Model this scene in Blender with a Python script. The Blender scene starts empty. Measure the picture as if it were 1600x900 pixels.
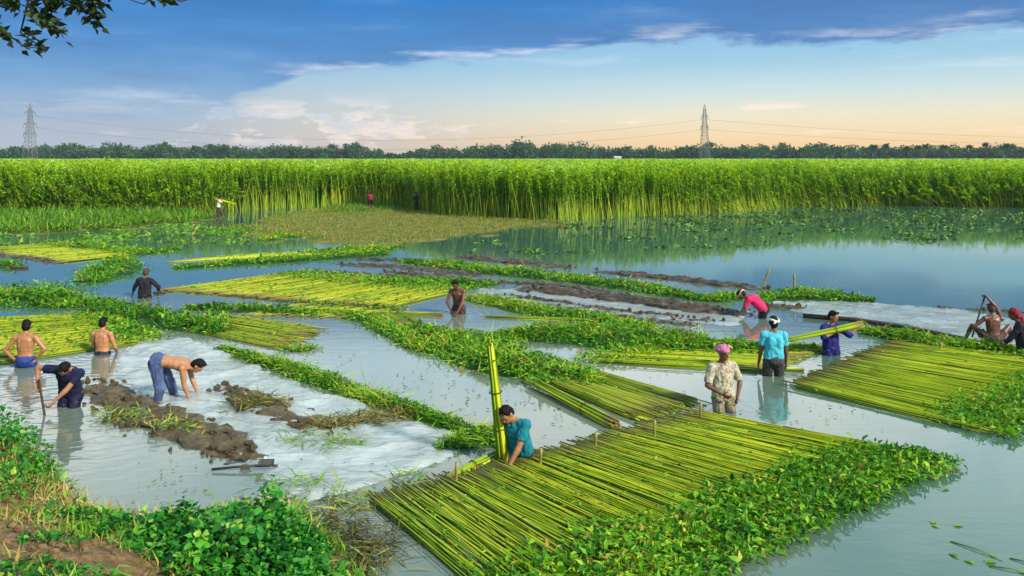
import bpy, math, random
import numpy as np
from mathutils import Vector, Matrix, noise as mnoise

R = math.radians
rng = np.random.default_rng(7)
random.seed(7)
scene = bpy.context.scene
COL = scene.collection

# ------------------------------------------------------------------ camera
CAM_H, F, HOR = 4.0, 1256.0, 245.0
cam_data = bpy.data.cameras.new('camera')
cam = bpy.data.objects.new('camera', cam_data)
COL.objects.link(cam)
cam.location = (0, 0, CAM_H)
cam.rotation_euler = (R(90), 0, 0)
cam_data.sensor_width = 36.0
cam_data.lens = 36.0 * F / 1600.0
cam_data.shift_y = -(450.0 - HOR) / 1600.0
cam_data.clip_end = 6000
scene.camera = cam

# ------------------------------------------------------------------ light and exposure
SUN_EL, SUN_AZ = R(34), R(128)          # azimuth clockwise from the view direction
sun_data = bpy.data.lights.new('sun', 'SUN')
sun_data.energy = 4.9
sun_data.angle = R(6)
sun_data.color = (1.0, 0.90, 0.74)
sun = bpy.data.objects.new('sun', sun_data)
COL.objects.link(sun)
sd = Vector((math.sin(SUN_AZ) * math.cos(SUN_EL), math.cos(SUN_AZ) * math.cos(SUN_EL), math.sin(SUN_EL)))
sun.rotation_euler = sd.to_track_quat('Z', 'Y').to_euler()
scene.view_settings.view_transform = 'Standard'
scene.view_settings.look = 'None'
scene.view_settings.gamma = 1.0
scene.view_settings.exposure = 0.56
scene.render.engine = 'CYCLES'
scene.cycles.max_bounces = 5
scene.cycles.diffuse_bounces = 3
scene.cycles.glossy_bounces = 3
scene.cycles.transparent_max_bounces = 8
scene.cycles.use_adaptive_sampling = True
scene.cycles.adaptive_threshold = 0.02
scene.cycles.use_denoising = True


class S:
    """socket wrapper: arithmetic on it makes math nodes"""
    def __init__(s, nt, sock):
        s.nt, s.s = nt, sock

    def op(s, o, *args, clamp=False):
        n = s.nt.nodes.new('ShaderNodeMath')
        n.operation = o
        n.use_clamp = clamp
        for i, a in enumerate((s,) + args):
            if isinstance(a, S):
                s.nt.links.new(a.s, n.inputs[i])
            else:
                n.inputs[i].default_value = a
        return S(s.nt, n.outputs[0])

    def __add__(s, o): return s.op('ADD', o)
    def __sub__(s, o): return s.op('SUBTRACT', o)
    def __mul__(s, o): return s.op('MULTIPLY', o)
    def __truediv__(s, o): return s.op('DIVIDE', o)

    def step(s, a, b):
        n = s.nt.nodes.new('ShaderNodeMapRange')
        n.interpolation_type = 'SMOOTHSTEP'
        s.nt.links.new(s.s, n.inputs[0])
        n.inputs[1].default_value = a
        n.inputs[2].default_value = b
        return S(s.nt, n.outputs[0])

    def ramp(s, stops, interp='LINEAR'):
        n = s.nt.nodes.new('ShaderNodeValToRGB')
        cr = n.color_ramp
        cr.interpolation = interp
        while len(cr.elements) > 1:
            cr.elements.remove(cr.elements[-1])
        for i, (p, c) in enumerate(stops):
            e = cr.elements[0] if i == 0 else cr.elements.new(p)
            e.position = p
            e.color = (c[0], c[1], c[2], 1) if hasattr(c, '__len__') else (c, c, c, 1)
        s.nt.links.new(s.s, n.inputs[0])
        return S(s.nt, n.outputs[0])


def mixc(nt, fac, a, b, mode='MIX'):
    n = nt.nodes.new('ShaderNodeMix')
    n.data_type = 'RGBA'
    n.blend_type = mode
    n.clamp_factor = True
    for i, v in ((0, fac), (6, a), (7, b)):
        if isinstance(v, S):
            nt.links.new(v.s, n.inputs[i])
        elif hasattr(v, '__len__'):
            n.inputs[i].default_value = (v[0], v[1], v[2], 1)
        else:
            n.inputs[i].default_value = v
    return S(nt, n.outputs[2])


def noise_tex(nt, vec, scale, detail=4, rough=0.55, dist=0.0):
    n = nt.nodes.new('ShaderNodeTexNoise')
    n.inputs['Scale'].default_value = scale
    n.inputs['Detail'].default_value = detail
    n.inputs['Roughness'].default_value = rough
    n.inputs['Distortion'].default_value = dist
    if vec is not None:
        nt.links.new(vec.s if isinstance(vec, S) else vec, n.inputs['Vector'])
    return S(nt, n.outputs[0])


# ------------------------------------------------------------------ sky
def build_world():
    w = bpy.data.worlds.new('World')
    scene.world = w
    w.use_nodes = True
    nt = w.node_tree
    nt.nodes.clear()
    out = nt.nodes.new('ShaderNodeOutputWorld')
    bg = nt.nodes.new('ShaderNodeBackground')
    bg.inputs[1].default_value = 0.10
    nt.links.new(bg.outputs[0], out.inputs[0])
    tc = nt.nodes.new('ShaderNodeTexCoord')
    sx = nt.nodes.new('ShaderNodeSeparateXYZ')
    nt.links.new(tc.outputs['Generated'], sx.inputs[0])
    x, y, z = (S(nt, sx.outputs[i]) for i in range(3))
    az = x.op('ARCTAN2', y)
    el = z.op('ARCSINE')
    sky = nt.nodes.new('ShaderNodeTexSky')
    sky.sky_type = 'NISHITA'
    sky.sun_disc = False
    sky.sun_elevation = SUN_EL
    sky.sun_rotation = SUN_AZ
    sky.air_density = 1.3
    sky.dust_density = 2.0
    nish = S(nt, sky.outputs[0])

    def px2(px, py):
        a = math.atan((px - 800) / F)
        return a, math.atan((HOR - py) / F * math.cos(a))

    def cvec(sx_, sy_, ox=0.0):
        c = nt.nodes.new('ShaderNodeCombineXYZ')
        nt.links.new((az * sx_ + ox).s, c.inputs[0])
        nt.links.new((el * sy_).s, c.inputs[1])
        return S(nt, c.outputs[0])
    # clear air: warm over the horizon on the sunset side, pale, then blue
    warm = az.step(-0.50, 0.30)
    e1 = el.op('MULTIPLY', 4.0, clamp=True)             # 0..0.25 rad
    right = e1.ramp([(0, (0.90, 0.58, 0.28)), (0.10, (0.94, 0.70, 0.40)), (0.20, (0.84, 0.78, 0.58)), (0.32, (0.56, 0.72, 0.76)),
                     (0.46, (0.30, 0.56, 0.76)), (0.60, (0.24, 0.48, 0.76)), (1.0, (0.15, 0.36, 0.68))])
    left = e1.ramp([(0, (0.46, 0.49, 0.56)), (0.12, (0.46, 0.49, 0.57)), (0.25, (0.38, 0.48, 0.60)), (0.45, (0.22, 0.44, 0.68)),
                    (1.0, (0.13, 0.34, 0.66))])
    clear = mixc(nt, warm, left, right)
    k = nt.nodes.new('ShaderNodeMix'); k.data_type = 'RGBA'; k.blend_type = 'MULTIPLY'
    k.inputs[0].default_value = 1.0
    nt.links.new(clear.s, k.inputs[6]); k.inputs[7].default_value = (7.6, 7.5, 7.4, 1)
    clear = mixc(nt, 0.12, S(nt, k.outputs[2]), nish)
    # low wisps lit pink
    n1 = noise_tex(nt, cvec(5.0, 34.0, 3.7), 1.6, 5, 0.55)
    wisp = n1.step(0.60, 0.74) * el.step(0.012, 0.035) * (el.step(0.055, 0.085) * -1.0 + 1.0)
    clear = mixc(nt, wisp * 0.75, clear, (8.2, 6.0, 4.9))
    # cream-lit heaps of cumulus low beside the bank
    npf = noise_tex(nt, cvec(6.0, 17.0, 4.4), 2.6, 7, 0.62, 0.3)
    puff = (npf + az.step(-0.45, -0.25) * az.step(-0.02, -0.2) * 0.14).step(0.60, 0.66) * el.step(0.005, 0.022) * el.step(0.085, 0.045) * az.step(0.12, -0.12)
    shade = noise_tex(nt, cvec(9.0, 26.0, 1.4), 2.6, 4, 0.6).step(0.4, 0.6)
    clear = mixc(nt, puff * 0.42, clear, mixc(nt, shade, (8.4, 6.9, 5.9), (5.0, 5.2, 6.2)))
    n1b = noise_tex(nt, cvec(2.2, 22.0, 9.1), 1.3, 5, 0.6)
    clear = mixc(nt, n1b.step(0.52, 0.72) * el.step(0.05, 0.09) * 0.30, clear, (7.0, 7.4, 7.6))
    # the big slate-blue cloud bank; its lower edge climbs to the side of the sunset
    edge = [(-400, 170), (0, 172), (250, 168), (340, 162), (385, 152), (425, 138), (480, 120), (560, 110), (720, 100), (900, 82), (1090, 62),
            (1290, 78), (1400, 68), (1600, 42), (1900, 25)]
    pts = []
    for px, py in edge:
        a, e = px2(px, py)
        pts.append(((a + 0.8) / 1.6, max(0, (e + 0.02) / 0.24)))
    pts.sort()
    b = (az + 0.8).op('DIVIDE', 1.6, clamp=True).ramp([(p, v) for p, v in pts]) * 0.24 - 0.02
    nb = noise_tex(nt, cvec(3.0, 9.0), 4.0, 6, 0.6)
    nb2 = noise_tex(nt, cvec(9.0, 26.0, 5.0), 3.0, 5, 0.6)
    d = el - b + (nb - 0.5) * 0.040 + (nb2 - 0.5) * 0.010
    front = y.step(-0.35, 0.30)
    hazy = az.step(-0.26, -0.40)
    bank = d.step(-0.002, 0.010) * (hazy * -1.0 + 1.0) + d.step(-0.10, 0.075) * hazy
    soft = d.step(-0.004, 0.03)
    # colour of the bank: darker and bluer higher up, hazy low on the far side
    hi = e1.ramp([(0, (0.36, 0.44, 0.56)), (0.16, (0.26, 0.40, 0.58)), (0.34, (0.15, 0.33, 0.58)), (0.52, (0.08, 0.26, 0.56)),
                  (0.78, (0.025, 0.20, 0.54)), (1, (0.08, 0.26, 0.56))])
    rs = az.step(-0.15, 0.5)
    hi = mixc(nt, rs * 0.45, hi, (0.12, 0.21, 0.40))
    nbc = noise_tex(nt, cvec(2.0, 13.0, 1.0), 2.4, 5, 0.55)
    hi = mixc(nt, nbc.step(0.42, 0.70) * 0.35, hi, (0.07, 0.14, 0.33))
    hi = mixc(nt, (nbc * -1.0 + 1.0).step(0.52, 0.75) * 0.30, hi, (0.30, 0.46, 0.68))
    hi2 = mixc(nt, 1.0, hi, (7.4, 7.4, 7.6), 'MULTIPLY')
    rim = bank * (soft * -1.0 + 1.0)
    rimn = noise_tex(nt, cvec(3.0, 20.0, 2.0), 2.2, 4, 0.6).step(0.46, 0.66)
    hi2 = mixc(nt, rim * rimn * 0.6 * el.step(0.03, 0.07), hi2, (8.2, 8.2, 7.9))
    # higher up the bank breaks into pale cloud with blue between
    nh = noise_tex(nt, tc.outputs['Generated'], 3.2, 6, 0.6, 0.3)
    upper = mixc(nt, nh.step(0.36, 0.60), (6.4, 8.8, 10.8), (12.6, 12.9, 13.0))
    c = mixc(nt, bank * front, clear, hi2)
    c = mixc(nt, el.step(0.192, 0.245), c, upper)
    c = mixc(nt, el.step(0.27, 0.52) * 0.86, c, (1.5, 3.8, 5.2))
    nt.links.new(c.s, bg.inputs[0])


build_world()


# ------------------------------------------------------------------ helpers
def G(px, py, z=0.0):
    """a place in the pond: the point at height z that the survey sheet lists by column and row"""
    Y = (CAM_H - z) * F / (py - HOR)
    return Vector(((px - 800.0) / F * Y, Y, z))


def link(name, data, parent=None, loc=None, rot=None, scale=None):
    o = bpy.data.objects.new(name, data)
    COL.objects.link(o)
    if parent is not None:
        o.parent = parent
    if loc is not None:
        o.location = loc
    if rot is not None:
        o.rotation_euler = rot
    if scale is not None:
        o.scale = scale
    return o


def tag(o, label=None, cat=None, group=None, kind=None):
    if label: o['label'] = label
    if cat: o['category'] = cat
    if group: o['group'] = group
    if kind: o['kind'] = kind
    return o


def empty(name, loc, label, cat, group=None, rz=0.0):
    o = link(name, None, None, loc, (0, 0, rz))
    o.empty_display_size = 0.1
    return tag(o, label, cat, group)


def np_mesh(name, V, Fc, var=None, smooth=False, mats=(), midx=None):
    """mesh from numpy vertices and faces (all tris or all quads); var = one float per face"""
    V = np.asarray(V, dtype=np.float32).reshape(-1, 3)
    Fc = np.asarray(Fc, dtype=np.int32)
    k = Fc.shape[1]
    me = bpy.data.meshes.new(name)
    me.vertices.add(len(V))
    me.vertices.foreach_set('co', V.ravel())
    me.loops.add(Fc.size)
    me.loops.foreach_set('vertex_index', Fc.ravel())
    me.polygons.add(len(Fc))
    me.polygons.foreach_set('loop_start', np.arange(0, Fc.size, k, dtype=np.int32))
    me.polygons.foreach_set('loop_total', np.full(len(Fc), k, dtype=np.int32))
    if smooth:
        me.polygons.foreach_set('use_smooth', np.ones(len(Fc), dtype=bool))
    for m in mats:
        me.materials.append(m)
    if midx is not None:
        me.polygons.foreach_set('material_index', np.asarray(midx, dtype=np.int32))
    me.update(calc_edges=True)
    me.validate()
    if var is not None:
        at = me.attributes.new('var', 'FLOAT', 'FACE')
        at.data.foreach_set('value', np.asarray(var, dtype=np.float32))
    return me


def unit(a):
    return a / np.maximum(np.linalg.norm(a, axis=-1, keepdims=True), 1e-9)


def leaves(P, D, Nn, L, W, var, fold=0.25, droop=0.15, four=True):
    """many leaves at once: base points P, directions D, normals Nn, lengths, widths"""
    n = len(P)
    D = unit(D)
    side = unit(np.cross(D, Nn))
    Nn = unit(np.cross(side, D))
    L = np.asarray(L)[:, None]; W = np.asarray(W)[:, None]
    up = Nn * W * fold
    if four:
        b = P
        m = P + D * L * 0.5 - up * 0.4
        l = P + D * L * 0.42 - side * W * 0.5 + up
        r = P + D * L * 0.42 + side * W * 0.5 + up
        t = P + D * L - Nn * L * droop
        V = np.stack([b, l, m, r, t], 1).reshape(-1, 3)
        f = np.array([[0, 2, 1], [1, 2, 4], [0, 3, 2], [2, 3, 4]])
        k = 5
    else:
        l = P + D * L * 0.45 - side * W * 0.5 + up
        r = P + D * L * 0.45 + side * W * 0.5 + up
        t = P + D * L - Nn * L * droop
        V = np.stack([P, l, r, t], 1).reshape(-1, 3)
        f = np.array([[0, 3, 1], [0, 2, 3]])
        k = 4
    Fc = (f[None] + (np.arange(n) * k)[:, None, None]).reshape(-1, 3)
    return V, Fc, np.repeat(var, len(f))


def cat(chunks):
    V, Fc, A, o = [], [], [], 0
    for v, f, a in chunks:
        V.append(v); Fc.append(f + o); A.append(a)
        o += len(v)
    return np.concatenate(V), np.concatenate(Fc), np.concatenate(A)


def tube(path, rad, seg=6, cap=True):
    """tapered tube along a path -> V, tri F"""
    path = [Vector(p) for p in path]
    V, Fc = [], []
    n = len(path)
    ref = Vector((0.3, 0.2, 1)).normalized()
    for i, p in enumerate(path):
        t = (path[min(i + 1, n - 1)] - path[max(i - 1, 0)]).normalized()
        a = t.cross(ref)
        if a.length < 1e-3:
            a = t.cross(Vector((1, 0, 0)))
        a.normalize()
        b = t.cross(a)
        for j in range(seg):
            q = 2 * math.pi * j / seg
            V.append(p + (a * math.cos(q) + b * math.sin(q)) * rad[i])
    for i in range(n - 1):
        for j in range(seg):
            a0, a1 = i * seg + j, i * seg + (j + 1) % seg
            Fc += [(a0, a1, a1 + seg), (a0, a1 + seg, a0 + seg)]
    if cap:
        for base, rev in ((0, True), ((n - 1) * seg, False)):
            for j in range(1, seg - 1):
                t = (base, base + j, base + j + 1)
                Fc.append(t[::-1] if rev else t)
    return np.array([tuple(v) for v in V]), np.array(Fc)


def fbm(x, y, s=1.0, o=3, seed=0.0):
    return mnoise.fractal(Vector((x * s, y * s, seed)), 1.0, 2.0, o)


# ------------------------------------------------------------------ materials
def new_mat(name):
    m = bpy.data.materials.new(name)
    m.use_nodes = True
    nt = m.node_tree
    b = nt.nodes['Principled BSDF']
    return m, nt, b


def leaf_mat(name, stops, rough=0.55, transl=0.32, spec=0.25, nscale=0.0):
    m, nt, b = new_mat(name)
    a = nt.nodes.new('ShaderNodeAttribute')
    a.attribute_name = 'var'
    f = S(nt, a.outputs['Fac'])
    if nscale:
        tc = nt.nodes.new('ShaderNodeTexCoord')
        f = f + (noise_tex(nt, tc.outputs['Object'], nscale, 3) - 0.5) * 0.7
    col = f.ramp(stops)
    nt.links.new(col.s, b.inputs['Base Color'])
    b.inputs['Roughness'].default_value = rough
    b.inputs['Specular IOR Level'].default_value = spec
    t = nt.nodes.new('ShaderNodeBsdfTranslucent')
    nt.links.new(mixc(nt, 1.0, col, (1.25, 1.3, 0.5), 'MULTIPLY').s, t.inputs[0])
    mx = nt.nodes.new('ShaderNodeMixShader')
    mx.inputs[0].default_value = transl
    nt.links.new(b.outputs[0], mx.inputs[1])
    nt.links.new(t.outputs[0], mx.inputs[2])
    nt.links.new(mx.outputs[0], nt.nodes['Material Output'].inputs[0])
    return m


def plain_mat(name, col, rough=0.6, spec=0.3, bump=0.0, bscale=30.0, vary=0.0, vscale=4.0, metal=0.0, col2=None):
    m, nt, b = new_mat(name)
    tc = nt.nodes.new('ShaderNodeTexCoord')
    if vary or col2:
        c2 = col2 or tuple(c * (1 - vary) for c in col)
        n = noise_tex(nt, tc.outputs['Object'], vscale, 5, 0.6)
        nt.links.new(mixc(nt, n.step(0.35, 0.65), col, c2).s, b.inputs['Base Color'])
    else:
        b.inputs['Base Color'].default_value = (*col, 1)
    b.inputs['Roughness'].default_value = rough
    b.inputs['Specular IOR Level'].default_value = spec
    b.inputs['Metallic'].default_value = metal
    if bump:
        n = noise_tex(nt, tc.outputs['Object'], bscale, 4, 0.6)
        bp = nt.nodes.new('ShaderNodeBump')
        bp.inputs['Strength'].default_value = bump
        bp.inputs['Distance'].default_value = 0.02
        nt.links.new(n.s, bp.inputs['Height'])
        nt.links.new(bp.outputs[0], b.inputs['Normal'])
    return m


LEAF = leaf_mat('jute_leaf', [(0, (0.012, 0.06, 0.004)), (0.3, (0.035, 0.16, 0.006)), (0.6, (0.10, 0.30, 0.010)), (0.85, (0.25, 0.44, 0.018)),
                              (0.955, (0.42, 0.46, 0.04)), (1, (0.30, 0.19, 0.05))])
VINE = leaf_mat('vine_leaf', [(0, (0.008, 0.065, 0.008)), (0.45, (0.022, 0.18, 0.014)), (0.8, (0.075, 0.32, 0.025)), (1, (0.24, 0.42, 0.04))], 0.4)
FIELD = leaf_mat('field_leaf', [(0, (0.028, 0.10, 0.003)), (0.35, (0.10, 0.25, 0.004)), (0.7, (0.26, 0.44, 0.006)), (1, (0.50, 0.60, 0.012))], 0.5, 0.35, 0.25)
FSTEM = leaf_mat('field_stem', [(0, (0.10, 0.26, 0.01)), (0.5, (0.25, 0.38, 0.02)), (1, (0.46, 0.50, 0.03))], 0.5, 0.10, 0.3)
GRASS = leaf_mat('grass_blade', [(0, (0.05, 0.17, 0.01)), (0.5, (0.13, 0.30, 0.02)), (0.8, (0.28, 0.36, 0.04)), (1, (0.42, 0.34, 0.10))], 0.5, 0.3, 0.3)
STRAW = leaf_mat('straw', [(0, (0.05, 0.05, 0.012)), (0.4, (0.13, 0.12, 0.022)), (0.8, (0.25, 0.23, 0.045)), (1, (0.36, 0.31, 0.12))], 0.7, 0.1, 0.2)
WEED = leaf_mat('floating_weed', [(0, (0.03, 0.07, 0.010)), (0.5, (0.065, 0.15, 0.014)), (1, (0.16, 0.28, 0.03))], 0.5, 0.1, 0.3)
TREE = leaf_mat('tree_leaf', [(0, (0.008, 0.038, 0.016)), (0.5, (0.018, 0.070, 0.024)), (1, (0.055, 0.12, 0.03))], 0.7, 0.15, 0.15)
BOUGH = leaf_mat('bough_leaf', [(0, (0.008, 0.02, 0.006)), (1, (0.03, 0.055, 0.012))], 0.5, 0.1, 0.2)  # near-black green stands in for leaves seen against the light


def stalk_mat(name='jute_stalk', dull=1.0, lower=False):
    """yellow-green stalks, each its own tone; the cut butt end is brown"""
    m, nt, b = new_mat(name)
    oi = nt.nodes.new('ShaderNodeObjectInfo')
    rnd = S(nt, oi.outputs['Random'])
    tc = nt.nodes.new('ShaderNodeTexCoord')
    sx = nt.nodes.new('ShaderNodeSeparateXYZ')
    nt.links.new(tc.outputs['Object'], sx.inputs[0])
    xs = S(nt, sx.outputs[0])
    n = noise_tex(nt, tc.outputs['Object'], 3.0, 4, 0.6)
    f = rnd * 0.75 + n * 0.5 - 0.12
    if lower:
        at = nt.nodes.new('ShaderNodeAttribute')
        at.attribute_name = 'var'
        f = S(nt, at.outputs['Fac']) * 0.6 + n * 0.4 - 0.12
    col = f.ramp([(0, (0.06 * dull, 0.12 * dull, 0.006)), (0.28, (0.17 * dull, 0.28 * dull, 0.008)), (0.55, (0.32 * dull, 0.40 * dull, 0.010)),
                  (0.80, (0.45 * dull, 0.48 * dull, 0.016)), (0.92, (0.42 * dull, 0.36 * dull, 0.04)), (1, (0.24 * dull, 0.17 * dull, 0.05))])
    butt = (xs + (rnd - 0.5) * 0.10).step(0.16, 0.02)
    if not lower:
        col = mixc(nt, butt * 0.8, col, (0.13, 0.085, 0.035))
    n2 = noise_tex(nt, tc.outputs['Object'], 7.0, 5, 0.65)
    col = mixc(nt, n2.step(0.55, 0.68) * 0.6, col, (0.13, 0.12, 0.025))
    nt.links.new(col.s, b.inputs['Base Color'])
    b.inputs['Roughness'].default_value = 0.55
    b.inputs['Specular IOR Level'].default_value = 0.2
    return m


STALK = stalk_mat()
STALK_DULL = stalk_mat('weathered_jute_stalk', 0.74)
STALK_LOW = stalk_mat('lower_jute_stalk', 0.75, True)  # lower layers of the mats, coloured darker than the top one


def soil_mat(name, c1, c2, rough=0.75, scale=7.0):
    m, nt, b = new_mat(name)
    tc = nt.nodes.new('ShaderNodeTexCoord')
    n = noise_tex(nt, tc.outputs['Object'], scale, 8, 0.65)
    n2 = noise_tex(nt, tc.outputs['Object'], scale * 6, 5, 0.7)
    nt.links.new(mixc(nt, n.step(0.35, 0.68), c1, c2).s, b.inputs['Base Color'])
    b.inputs['Roughness'].default_value = rough
    b.inputs['Specular IOR Level'].default_value = 0.35
    bp = nt.nodes.new('ShaderNodeBump')
    bp.inputs['Strength'].default_value = 0.9
    bp.inputs['Distance'].default_value = 0.04
    nt.links.new((n * 0.6 + n2 * 0.5).s, bp.inputs['Height'])
    nt.links.new(bp.outputs[0], b.inputs['Normal'])
    return m


MUD = soil_mat('wet_mud', (0.028, 0.019, 0.011), (0.085, 0.056, 0.032), 0.38)
MUD_OLIVE = soil_mat('olive_mud', (0.045, 0.032, 0.014), (0.14, 0.10, 0.045), 0.45)
SOIL = soil_mat('bank_soil', (0.10, 0.055, 0.022), (0.24, 0.15, 0.065), 0.85)
FLATM = soil_mat('mud_flat_soil', (0.08, 0.095, 0.016), (0.19, 0.155, 0.05), 0.95, 1.2)
FLATM.node_tree.nodes['Principled BSDF'].inputs['Specular IOR Level'].default_value = 0.05
BARK = plain_mat('bark', (0.05, 0.035, 0.022), 0.9, 0.1, 0.6, 20)
STEEL = plain_mat('galvanised_steel', (0.14, 0.14, 0.15), 0.6, 0.2)
WIRE = plain_mat('cable_metal', (0.16, 0.17, 0.19), 0.6, 0.3)
IRON = plain_mat('muddy_iron', (0.05, 0.048, 0.045), 0.6, 0.4, 0.4, 40, 0.4)
WOOD = plain_mat('dark_wood', (0.05, 0.032, 0.02), 0.7, 0.3, 0.3, 30, 0.4, 9)
BAMBOO = plain_mat('bamboo', (0.27, 0.25, 0.06), 0.5, 0.3, 0.0, 10, 0.5, 5)


def water_mat():
    m, nt, b = new_mat('pond_water')
    geo = nt.nodes.new('ShaderNodeNewGeometry')
    pos = geo.outputs['Position']
    big = noise_tex(nt, pos, 0.25, 4, 0.55)
    sxy = nt.nodes.new('ShaderNodeSeparateXYZ')
    nt.links.new(pos, sxy.inputs[0])
    # silt stirred up where the men work; clearer, greener water toward the open side and under the field
    wx = (S(nt, sxy.outputs[0]) + 3.0) / 11.0
    wy = (S(nt, sxy.outputs[1]) - 18.0) / 15.0
    plume = ((wx * wx + wy * wy).op('SQRT') + (big - 0.5) * 0.9).step(1.10, 0.50)
    col = mixc(nt, plume, (0.045, 0.105, 0.078), (0.125, 0.150, 0.120))
    nt.links.new(col.s, b.inputs['Base Color'])
    b.inputs['Roughness'].default_value = 0.04
    b.inputs['IOR'].default_value = 1.68
    # long low ripples, finer wavelets
    mp = nt.nodes.new('ShaderNodeMapping')
    mp.inputs['Rotation'].default_value = (0, 0, R(-28))
    mp.inputs['Scale'].default_value = (0.8, 2.6, 1)
    nt.links.new(pos, mp.inputs[0])
    n1 = noise_tex(nt, mp.outputs[0], 1.6, 3, 0.5, 0.4)
    mp2 = nt.nodes.new('ShaderNodeMapping')
    mp2.inputs['Rotation'].default_value = (0, 0, R(14))
    mp2.inputs['Scale'].default_value = (1.0, 2.4, 1)
    nt.links.new(pos, mp2.inputs[0])
    n2 = noise_tex(nt, mp2.outputs[0], 6.0, 3, 0.6)
    patch = noise_tex(nt, pos, 0.35, 2, 0.5).step(0.38, 0.62) * 0.75 + 0.25
    # rings that spread from the man digging in the open water
    shelter = S(nt, sxy.outputs[1]).step(34.0, 15.0) * 0.8 + 0.2
    hgt = (n1 * 0.0017 + n2 * 0.0010 * patch) * shelter
    c0 = G(100, 640)
    dx = S(nt, sxy.outputs[0]) - c0.x
    dy = S(nt, sxy.outputs[1]) - c0.y
    rr = (dx * dx + dy * dy).op('SQRT')
    ring = (rr * 20.0 + n1 * 14.0).op('SINE') * rr.step(4.6, 0.8) * 0.0014
    hgt = hgt + ring
    # small rings round each man standing in the water
    for px, py in ((40, 573), (160, 553), (258, 623), (226, 465), (716, 490), (812, 722), (1130, 642), (1209, 588), (1298, 554), (1186, 496)):
        c1 = G(px, py)
        ex = S(nt, sxy.outputs[0]) - c1.x
        ey = S(nt, sxy.outputs[1]) - c1.y
        r1 = (ex * ex + ey * ey).op('SQRT')
        hgt = hgt + (r1 * 30.0 + n1 * 14.0 + n2 * 3.0).op('SINE') * r1.step(1.3, 0.2) * 0.0006
    bp = nt.nodes.new('ShaderNodeBump')
    bp.inputs['Strength'].default_value = 1.0
    bp.inputs['Distance'].default_value = 1.0
    nt.links.new(hgt.s, bp.inputs['Height'])
    nt.links.new(bp.outputs[0], b.inputs['Normal'])
    return m


WATER = water_mat()


def sheet_mat(name, tint=(0.62, 0.66, 0.64), alpha=0.62):
    """thin milky polythene lying wet on the water"""
    m, nt, b = new_mat(name)
    tc = nt.nodes.new('ShaderNodeTexCoord')
    mp = nt.nodes.new('ShaderNodeMapping')
    mp.inputs['Rotation'].default_value = (0, 0, R(25))
    mp.inputs['Scale'].default_value = (1.0, 4.5, 1.0)
    nt.links.new(tc.outputs['Object'], mp.inputs[0])
    n = noise_tex(nt, mp.outputs[0], 1.5, 4, 0.5, 1.0)
    n2 = noise_tex(nt, tc.outputs['Object'], 0.9, 4, 0.6)
    smear = noise_tex(nt, tc.outputs['Object'], 1.7, 6, 0.65)
    nt.links.new(mixc(nt, smear.step(0.50, 0.72) * 0.55, tint, (0.30, 0.29, 0.23)).s, b.inputs['Base Color'])
    b.inputs['Roughness'].default_value = 0.14
    bp = nt.nodes.new('ShaderNodeBump')
    bp.inputs['Strength'].default_value = 0.35
    bp.inputs['Distance'].default_value = 0.10
    n3 = noise_tex(nt, tc.outputs['Object'], 2.6, 3, 0.5, 0.8)
    nt.links.new(((n - 0.5).op('ABSOLUTE') * -1.0 + (n3 - 0.5).op('ABSOLUTE') * -0.7).s, bp.inputs['Height'])
    nt.links.new(bp.outputs[0], b.inputs['Normal'])
    tr = nt.nodes.new('ShaderNodeBsdfTransparent')
    tr.inputs[0].default_value = (0.9, 0.93, 0.9, 1)
    mx = nt.nodes.new('ShaderNodeMixShader')
    mp3 = nt.nodes.new('ShaderNodeMapping')
    mp3.inputs['Rotation'].default_value = (0, 0, R(38))
    mp3.inputs['Scale'].default_value = (0.7, 11.0, 1.0)
    nt.links.new(tc.outputs['Object'], mp3.inputs[0])
    streak = noise_tex(nt, mp3.outputs[0], 1.6, 3, 0.5, 0.5)
    fac = (streak * 0.45 + n2 * 1.0 - 0.72 + alpha).op('MINIMUM', 0.95).op('MAXIMUM', 0.2)
    nt.links.new(fac.s, mx.inputs[0])
    nt.links.new(tr.outputs[0], mx.inputs[1])
    nt.links.new(b.outputs[0], mx.inputs[2])
    nt.links.new(mx.outputs[0], nt.nodes['Material Output'].inputs[0])
    return m


SHEET = sheet_mat('milky_polythene', (0.50, 0.56, 0.57), 0.54)
SHEET2 = sheet_mat('grey_polythene', (0.46, 0.51, 0.53), 0.42)


# ================================================================== THE SETTING
def sheet_obj(name, x0, x1, y0, y1, z, mat):
    me = np_mesh(name, [(x0, y0, z), (x1, y0, z), (x1, y1, z), (x0, y1, z)], [(0, 1, 2, 3)], mats=[mat])
    return tag(link(name, me), kind='structure')


sheet_obj('ground', -2500, 2500, -300, 4000, -0.9, plain_mat('far_ground', (0.10, 0.16, 0.04), 0.9, 0.1, vary=0.4, vscale=0.02))
sheet_obj('water', -220, 220, -30, 110, 0.0, WATER)


def interp_poly(pts, n):
    """resample a polyline of 2-D points"""
    P = np.array([(p[0], p[1]) for p in pts], float)
    s = np.concatenate([[0], np.cumsum(np.linalg.norm(np.diff(P, axis=0), axis=1))])
    t = np.linspace(0, s[-1], n)
    return np.stack([np.interp(t, s, P[:, 0]), np.interp(t, s, P[:, 1])], 1)


# ---- the near bank the photographer stands on
EDGE = [(-30, 30)] + [tuple(G(px, py)[:2]) for px, py in
        [(-420, 540), (-200, 585), (-60, 640), (30, 690), (70, 735), (120, 785), (200, 812), (330, 800), (430, 792), (490, 805), (540, 860), (580, 920), (660, 1020)]] + [(0.4, 5.0), (3, 3.2), (8, 2.4), (30, 0)]
EDGE = np.array(EDGE)


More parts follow.
